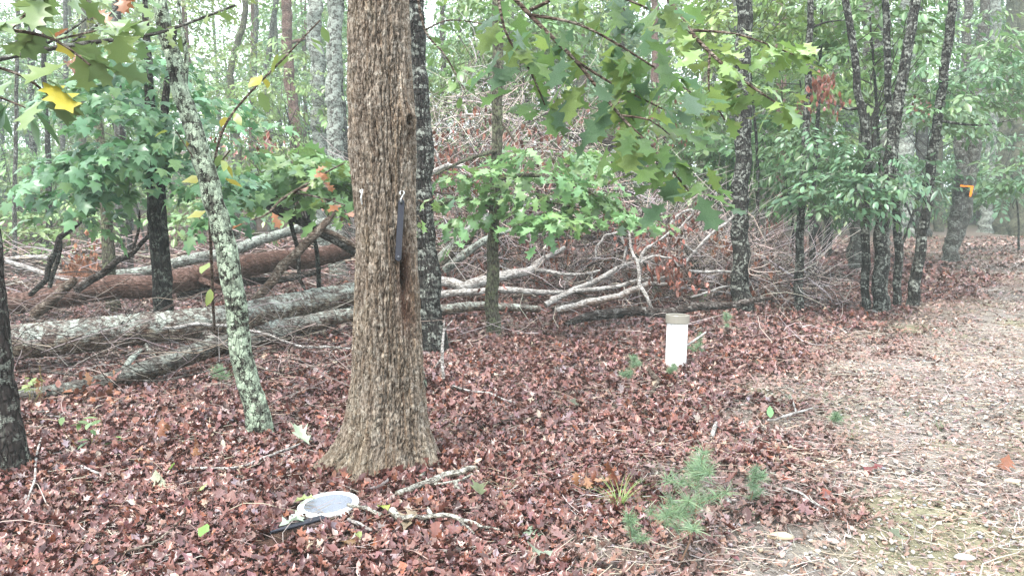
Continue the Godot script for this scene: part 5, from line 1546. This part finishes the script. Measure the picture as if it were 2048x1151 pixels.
# ---------------------------------------------------------------- the woods behind
func woods() -> void:
	var greens := [Color(0.19, 0.33, 0.10), Color(0.23, 0.35, 0.10), Color(0.15, 0.28, 0.11), Color(0.27, 0.36, 0.115), Color(0.17, 0.30, 0.125)]
	# understory whose leaves fill the gaps: [x0,y0,x1,y1,d,deep,count,colour,pool]
	var shrubs := [
		[1150, 150, 1480, 300, 17.5, 1.5, 170, Color(0.13, 0.215, 0.085), "oval_sprays", "broad-leaved understory tree over the brush heap, beside the pole oak"],
		[1330, 260, 1480, 400, 15.5, 0.8, 100, Color(0.13, 0.23, 0.095), "oval_sprays", "light green layered dogwood just before the pole oak"],
		[1490, 230, 1640, 420, 15.0, 1.2, 140, Color(0.105, 0.20, 0.085), "oval_sprays", "layered green dogwood between the pole oak and the thin black trunk"],
		[1480, 60, 1720, 260, 16.5, 1.5, 170, Color(0.15, 0.24, 0.085), "oval_sprays", "yellow-green understory tree behind the thin black trunk"],
		[1620, 300, 1960, 430, 21.0, 1.5, 150, Color(0.085, 0.165, 0.085), "oval_sprays", "dark blue-green low understory behind the clump"],
		[1740, 40, 2070, 260, 17.0, 1.6, 220, Color(0.12, 0.205, 0.085), "oval_sprays", "green understory crown above the blazed tree"],
		[1940, 240, 2100, 420, 23.0, 1.4, 110, Color(0.10, 0.18, 0.10), "oval_sprays", "grey-green understory overhanging the far track"],
		[840, 100, 1030, 330, 16.2, 0.9, 120, Color(0.16, 0.25, 0.095), "oval_sprays", "light understory above the brush beside the rear trunk"],
		[880, -60, 1180, 190, 16.5, 1.4, 190, Color(0.15, 0.24, 0.09), "oval_sprays", "leafy understory crown behind the hanging oak branch"],
		[440, 90, 700, 330, 20.0, 2.0, 110, Color(0.17, 0.25, 0.10), "oval_sprays", "pale airy understory around the red pine"],
		[480, 290, 700, 400, 9.9, 0.4, 46, Color(0.13, 0.215, 0.08), "oak_sprays", "oak sapling with green leaves beside the big oak, over the fallen limbs"],
		[-40, 240, 140, 480, 19.0, 2.0, 110, Color(0.15, 0.24, 0.11), "oval_sprays", "hazy pale green understory by the frame's edge"],
		[-40, 400, 240, 500, 17.0, 1.2, 60, Color(0.17, 0.25, 0.10), "oval_sprays", "low pale shrubs behind the twig tangle"],
		[330, 380, 560, 470, 16.0, 1.2, 40, Color(0.15, 0.23, 0.10), "oval_sprays", "low green shrub behind the leaning lichen trunk"],
		[-40, 40, 420, 260, 22.0, 2.5, 120, Color(0.17, 0.25, 0.12), "oval_sprays", "pale leaves of an understory tree behind the lobed-leaf crown"],
		[1380, -60, 1600, 130, 14.0, 1.3, 110, Color(0.165, 0.245, 0.07), "oval_sprays", "yellow-green crown behind the pole oak's upper trunk"],
		[1640, -60, 1840, 120, 13.0, 1.2, 80, Color(0.115, 0.195, 0.075), "oval_sprays", "green crown between the crooked thin trunk and the clump top"],
		[1000, 230, 1200, 400, 15.6, 0.8, 80, Color(0.14, 0.23, 0.1), "oval_sprays", "shaded shrub inside the middle of the brush heap"],
	]
	for q in shrubs:
		var c := at((q[0] + q[2]) * 0.5, (q[1] + q[3]) * 0.5, q[4])
		var foot := Vector3(c.x + (-0.3 if q[4] == 17.0 else 0.19) * (q[2] - q[0]) / F * q[4], gh(c.x, c.z), c.z)
		var o := thing("understory_tree", q[9], "tree", foot)
		var b := Buf.new()
		var top := c - foot
		stem(b, [[Vector3(0, -0.1, 0), 0.035], [top * 0.5 + Vector3(0.1, 0, 0), 0.028], [top, 0.015]], 7, 0.12, "dark")
		obj("trunk", b.mesh(bark_material("dark", false)), o)
		b = Buf.new()
		for i in 12:
			twig(b, top * rng.randf_range(0.5, 1.0), top + Vector3(rng.randf_range(-1, 1) * (q[2] - q[0]) * 0.5 / F * q[4], rng.randf_range(-0.8, 0.9) * (q[3] - q[1]) * 0.5 / F * q[4], rng.randf_range(-1, 1) * q[5]), 0.012, 0.004, 0.1, Color(0.06, 0.05, 0.045), 4, 5)
		obj("branch", b.mesh(M.twig), o)
		var leafy: Color = q[7]
		crown(o, q[8], [blob(q[0], q[1], q[2], q[3], q[4], q[5], q[6])], Color(leafy.r * 1.35, leafy.g * 1.35, leafy.b * 1.2), 0.4, 0.85, 0.3 if q[8] == "oval_sprays" else 0.0)
	# the far wood: alike trees, too many and too hazy to tell apart
	var n := 0
	while n < 120:
		var d := 22.0 + 46.0 * sqrt(rng.randf())
		var x := d * rng.randf_range(-0.78, 0.82)
		if x > d * 0.5 and x < d * 0.56 and d < 40.0: continue
		n += 1
		var foot := Vector3(x, gh(x, -d), -d)
		var o := thing("woodland_tree", "slim hazy tree deep in the woods with pale green leaves", "tree", foot, "hazy trees deep in the woods")
		var h := rng.randf_range(11.0, 17.0)
		var b := Buf.new()
		var lean := Vector3(rng.randf_range(-0.6, 0.6), 0, rng.randf_range(-0.4, 0.4))
		stem(b, [[Vector3(0, -0.2, 0), rng.randf_range(0.10, 0.2)], [Vector3(0, h * 0.4, 0) + lean * 0.4, 0.11], [Vector3(0, h, 0) + lean, 0.05]], 8, 0.5, "grey")
		obj("trunk", b.mesh(bark_material(["dark", "grey", "mossy", "pine", "grey"][rng.randi() % 5], false)), o)
		var blobs := []
		var thin := 0.8 if x < -0.08 * d else 1.0
		for k in 5:
			var y := lerpf(2.6, h, (k + rng.randf()) / 5.0)
			blobs.append([foot + Vector3(rng.randf_range(-1.6, 1.6), y, rng.randf_range(-1.4, 1.4)), Vector3(2.3, 1.3, 1.9), int(38 * thin)])
		if d > 34.0: blobs.append([foot + Vector3(0, 1.6, 0), Vector3(2.6, 1.4, 1.6), 30])
		crown(o, "far_sprays", blobs, greens[rng.randi() % 5], 1.0, 1.9)

func near_branches() -> void:
	leafy_branch("oak_branch", "glossy green oak branch hanging close from above, over the brush heap", "branch", [
		[[950, -90, 12, 3.3], [1060, 30, 10, 3.25], [1150, 120, 8, 3.2], [1240, 230, 7, 3.15], [1310, 300, 6, 3.1], [1380, 385, 5, 3.05]],
		[[1060, 30, 8, 3.25], [1160, 50, 6, 3.2], [1270, 110, 5, 3.2], [1390, 190, 3, 3.2]],
		[[1150, 120, 7, 3.2], [1230, 170, 5, 3.25], [1330, 220, 3, 3.3]],
		[[990, -60, 8, 3.3], [1010, 60, 6, 3.3], [1060, 140, 5, 3.3], [1090, 210, 3, 3.3]],
		[[1060, 20, 8, 3.25], [1180, -20, 6, 3.3], [1330, 30, 4, 3.4]],
		[[1240, 230, 6, 3.15], [1300, 240, 4, 3.1], [1340, 270, 3, 3.1]]], 3.2, 190, OAK, 0.135, [Color(0.19, 0.32, 0.085), Color(0.16, 0.28, 0.09), Color(0.24, 0.34, 0.085), Color(0.14, 0.25, 0.12)], 0.16, 1.1, "wet_leaf")
	leafy_branch("oak_branch", "yellow-green oak branch crossing in front of the pole oak's upper trunk", "branch", [
		[[1300, -60, 10, 4.8], [1380, 60, 9, 4.7], [1460, 140, 7, 4.6], [1560, 210, 4, 4.5]],
		[[1380, 60, 7, 4.7], [1480, 70, 5, 4.7], [1590, 110, 3, 4.7]],
		[[1420, 105, 6, 4.6], [1420, 180, 5, 4.6], [1450, 240, 3, 4.6]]], 4.7, 100, OAK, 0.145, [Color(0.21, 0.32, 0.085), Color(0.175, 0.285, 0.09), Color(0.25, 0.34, 0.095)], 0.14, 0.9)
	leafy_branch("leafy_branch", "close green branch with one yellow leaf at the frame's upper corner", "branch", [
		[[-90, 60, 10, 2.9], [20, 60, 8, 2.9], [110, 80, 6, 2.9], [180, 130, 4, 2.9]],
		[[-60, 120, 8, 2.8], [40, 150, 6, 2.8], [110, 200, 4, 2.8]],
		[[20, 60, 6, 2.9], [70, 10, 4, 2.9], [130, -30, 3, 2.9]],
		[[110, 80, 5, 2.9], [200, 60, 4, 2.95], [300, 40, 3, 3.0]]], 2.9, 40, OAK, 0.15, [Color(0.16, 0.23, 0.08), Color(0.13, 0.20, 0.08), Color(0.19, 0.26, 0.10), Color(0.17, 0.25, 0.09), Color(0.15, 0.22, 0.07), Color(0.20, 0.27, 0.09), Color(0.14, 0.22, 0.09), Color(0.18, 0.25, 0.1), Color(0.16, 0.24, 0.08), Color(0.45, 0.38, 0.05)], 0.1, 0.8)
	leafy_branch("leafy_branch", "dark narrow leaves poking in at the frame's edge below the yellow leaf", "branch", [
		[[-80, 170, 6, 3.0], [0, 195, 5, 3.0], [50, 215, 3, 3.0]]], 3.0, 7, SLIM, 0.17, [Color(0.07, 0.14, 0.06), Color(0.09, 0.17, 0.07)], 0.04, 1.3)
	leafy_branch("bare_bough", "grey lichen bough reaching across toward the leaning trunk with few leaves", "branch", [
		[[-60, 130, 10, 4.6], [130, 92, 10, 4.7], [240, 78, 9, 4.8], [330, 62, 7, 4.9], [470, 10, 5, 5.0]],
		[[130, 92, 6, 4.7], [200, 45, 5, 4.8], [270, -20, 4, 4.9]],
		[[60, 105, 7, 4.7], [140, 60, 5, 4.7], [180, 30, 4, 4.7]]], 4.7, 34, OAK, 0.12, [Color(0.17, 0.25, 0.07), Color(0.20, 0.25, 0.07), Color(0.13, 0.22, 0.08), Color(0.30, 0.12, 0.05)], 0.12, 0.9, "leaf", "grey")
	leafy_branch("yellow_sapling", "thin sapling with yellowing leaves rising past the leaning lichen trunk", "sapling", [
		[[428, 660, 6, 6.2], [420, 450, 7, 5.4], [424, 370, 6, 5.2], [455, 242, 5, 5.1], [575, 108, 4, 5.1], [640, 40, 3, 5.1]],
		[[424, 370, 4, 5.2], [390, 320, 3, 5.0], [350, 260, 2, 4.9]],
		[[430, 340, 4, 5.15], [460, 300, 3, 5.0]]], 5.1, 26, OVAL, 0.13, [Color(0.36, 0.34, 0.05), Color(0.24, 0.29, 0.06), Color(0.42, 0.36, 0.06), Color(0.18, 0.26, 0.08)], 0.1, 1.2)
	leafy_branch("oak_twig", "oak twig with green and orange leaves reaching in beside the big oak", "branch", [
		[[560, 400, 7, 7.6], [610, 370, 6, 7.4], [660, 340, 4, 7.2], [690, 325, 3, 7.1]],
		[[590, 385, 5, 7.5], [640, 395, 4, 7.4], [690, 410, 3, 7.3]],
		[[560, 400, 5, 7.6], [530, 430, 4, 7.5], [500, 440, 3, 7.5]]], 7.4, 44, OAK, 0.14, [Color(0.15, 0.25, 0.08), Color(0.12, 0.21, 0.08), Color(0.19, 0.26, 0.07), Color(0.33, 0.13, 0.05)], 0.14, 0.9)
	leafy_branch("leafy_twig", "sparse green twig hanging between the rear trunk and the oak boughs", "branch", [
		[[830, -40, 6, 6.0], [850, 60, 5, 6.0], [890, 110, 4, 6.0], [930, 180, 3, 6.0]],
		[[850, 60, 4, 6.0], [900, 40, 3, 6.0], [980, 50, 2, 6.0]]], 6.0, 34, OVAL, 0.10, [Color(0.16, 0.26, 0.07), Color(0.13, 0.22, 0.07)], 0.16, 0.8)
	leafy_branch("leafy_twig", "few green leaves sprouting from the crack beside the black strap", "branch", [
		[[835, 400, 5, 6.6], [850, 405, 4, 6.6], [870, 395, 3, 6.6]], [[835, 430, 4, 6.6], [845, 450, 3, 6.6]]], 6.6, 9, OAK, 0.12, [Color(0.17, 0.28, 0.07), Color(0.2, 0.28, 0.1)], 0.08, 0.9)

# ---------------------------------------------------------------- build
func _ready() -> void:
	var cam := Camera3D.new()
	cam.name = "camera"
	cam.fov = rad_to_deg(2.0 * atan(CY / F))
	cam.near = 0.05
	cam.far = 600.0
	add_child(cam)
	cam.position = EYE
	cam.rotation.x = -PITCH
	cam.current = true
	var env := Environment.new()
	env.background_mode = Environment.BG_SKY
	var sky := Sky.new()
	var sm := ProceduralSkyMaterial.new()
	sm.sky_top_color = Color(0.90, 0.95, 1.0)
	sm.sky_horizon_color = Color(0.91, 0.95, 0.97)
	sm.sky_curve = 0.2
	sm.ground_bottom_color = Color(0.25, 0.24, 0.2)
	sm.ground_horizon_color = Color(0.55, 0.58, 0.52)
	sm.sun_angle_max = 1.0
	sky.sky_material = sm
	env.sky = sky
	env.ambient_light_source = Environment.AMBIENT_SOURCE_SKY
	env.tonemap_mode = Environment.TONE_MAPPER_LINEAR
	env.tonemap_exposure = 5.1
	env.sdfgi_enabled = true
	env.ssao_enabled = true
	env.ssil_enabled = true
	env.fog_enabled = true
	env.fog_density = 0.0022
	env.fog_light_color = Color(0.88, 0.93, 0.90)
	var we := WorldEnvironment.new()
	we.name = "environment"
	we.environment = env
	add_child(we)
	var sun := DirectionalLight3D.new()
	sun.name = "daylight"
	sun.light_energy = 0.5
	sun.light_angular_distance = 14.0
	sun.light_color = Color(1.0, 0.985, 0.96)
	sun.shadow_enabled = true
	sun.rotation_degrees = Vector3(-62, -35, 0)
	add_child(sun)

	rng.seed = 20240917
	nz.seed = 3; nz.frequency = 0.02; nz.fractal_octaves = 3
	fine.seed = 9; fine.frequency = 0.03; fine.fractal_octaves = 2
	spots.seed = 21; spots.frequency = 0.03; spots.fractal_octaves = 3
	cells.noise_type = FastNoiseLite.TYPE_CELLULAR
	cells.seed = 5; cells.frequency = 0.17
	bn.seed = 31; bn.frequency = 0.11; bn.fractal_octaves = 3
	bf.seed = 32; bf.frequency = 0.19; bf.fractal_octaves = 2
	lich.seed = 33; lich.frequency = 0.42; lich.fractal_octaves = 3
	cells.cellular_return_type = FastNoiseLite.RETURN_DISTANCE2_SUB
	cells.fractal_type = FastNoiseLite.FRACTAL_NONE
	cells.cellular_jitter = 1.0
	var pa := on_ground(657, 1022)
	plaque_at = Vector2(pa.x, pa.z)
	pa = on_ground(545, 1092)
	stake_from = Vector2(pa.x, pa.z)
	pa = on_ground(640, 1048)
	stake_to = Vector2(pa.x, pa.z)
	make_materials()
	T.oak_sprays = [spray("oak", 11, 0.34, 0.3), spray("oak", 12, 0.32, 0.5), spray("oak", 10, 0.36, 0.2)]
	T.oval_sprays = [spray("oval", 14, 0.26, 0.25), spray("oval", 16, 0.24, 0.4), spray("slim", 16, 0.28, 0.3)]
	T.star_sprays = [spray("star", 8, 0.34, 0.5), spray("star", 9, 0.32, 0.6)]
	T.far_sprays = [spray("leaf", 22, 0.17, 0.3), spray("leaf", 26, 0.15, 0.4)]
	ground()
	woods()
	standing_trees()
	big_oak()
	fallen_timber()
	brush()
	near_branches()
	pipe()
	plaque()
	low_plants()
	fallen_leaves()
	litter()
	gravel()
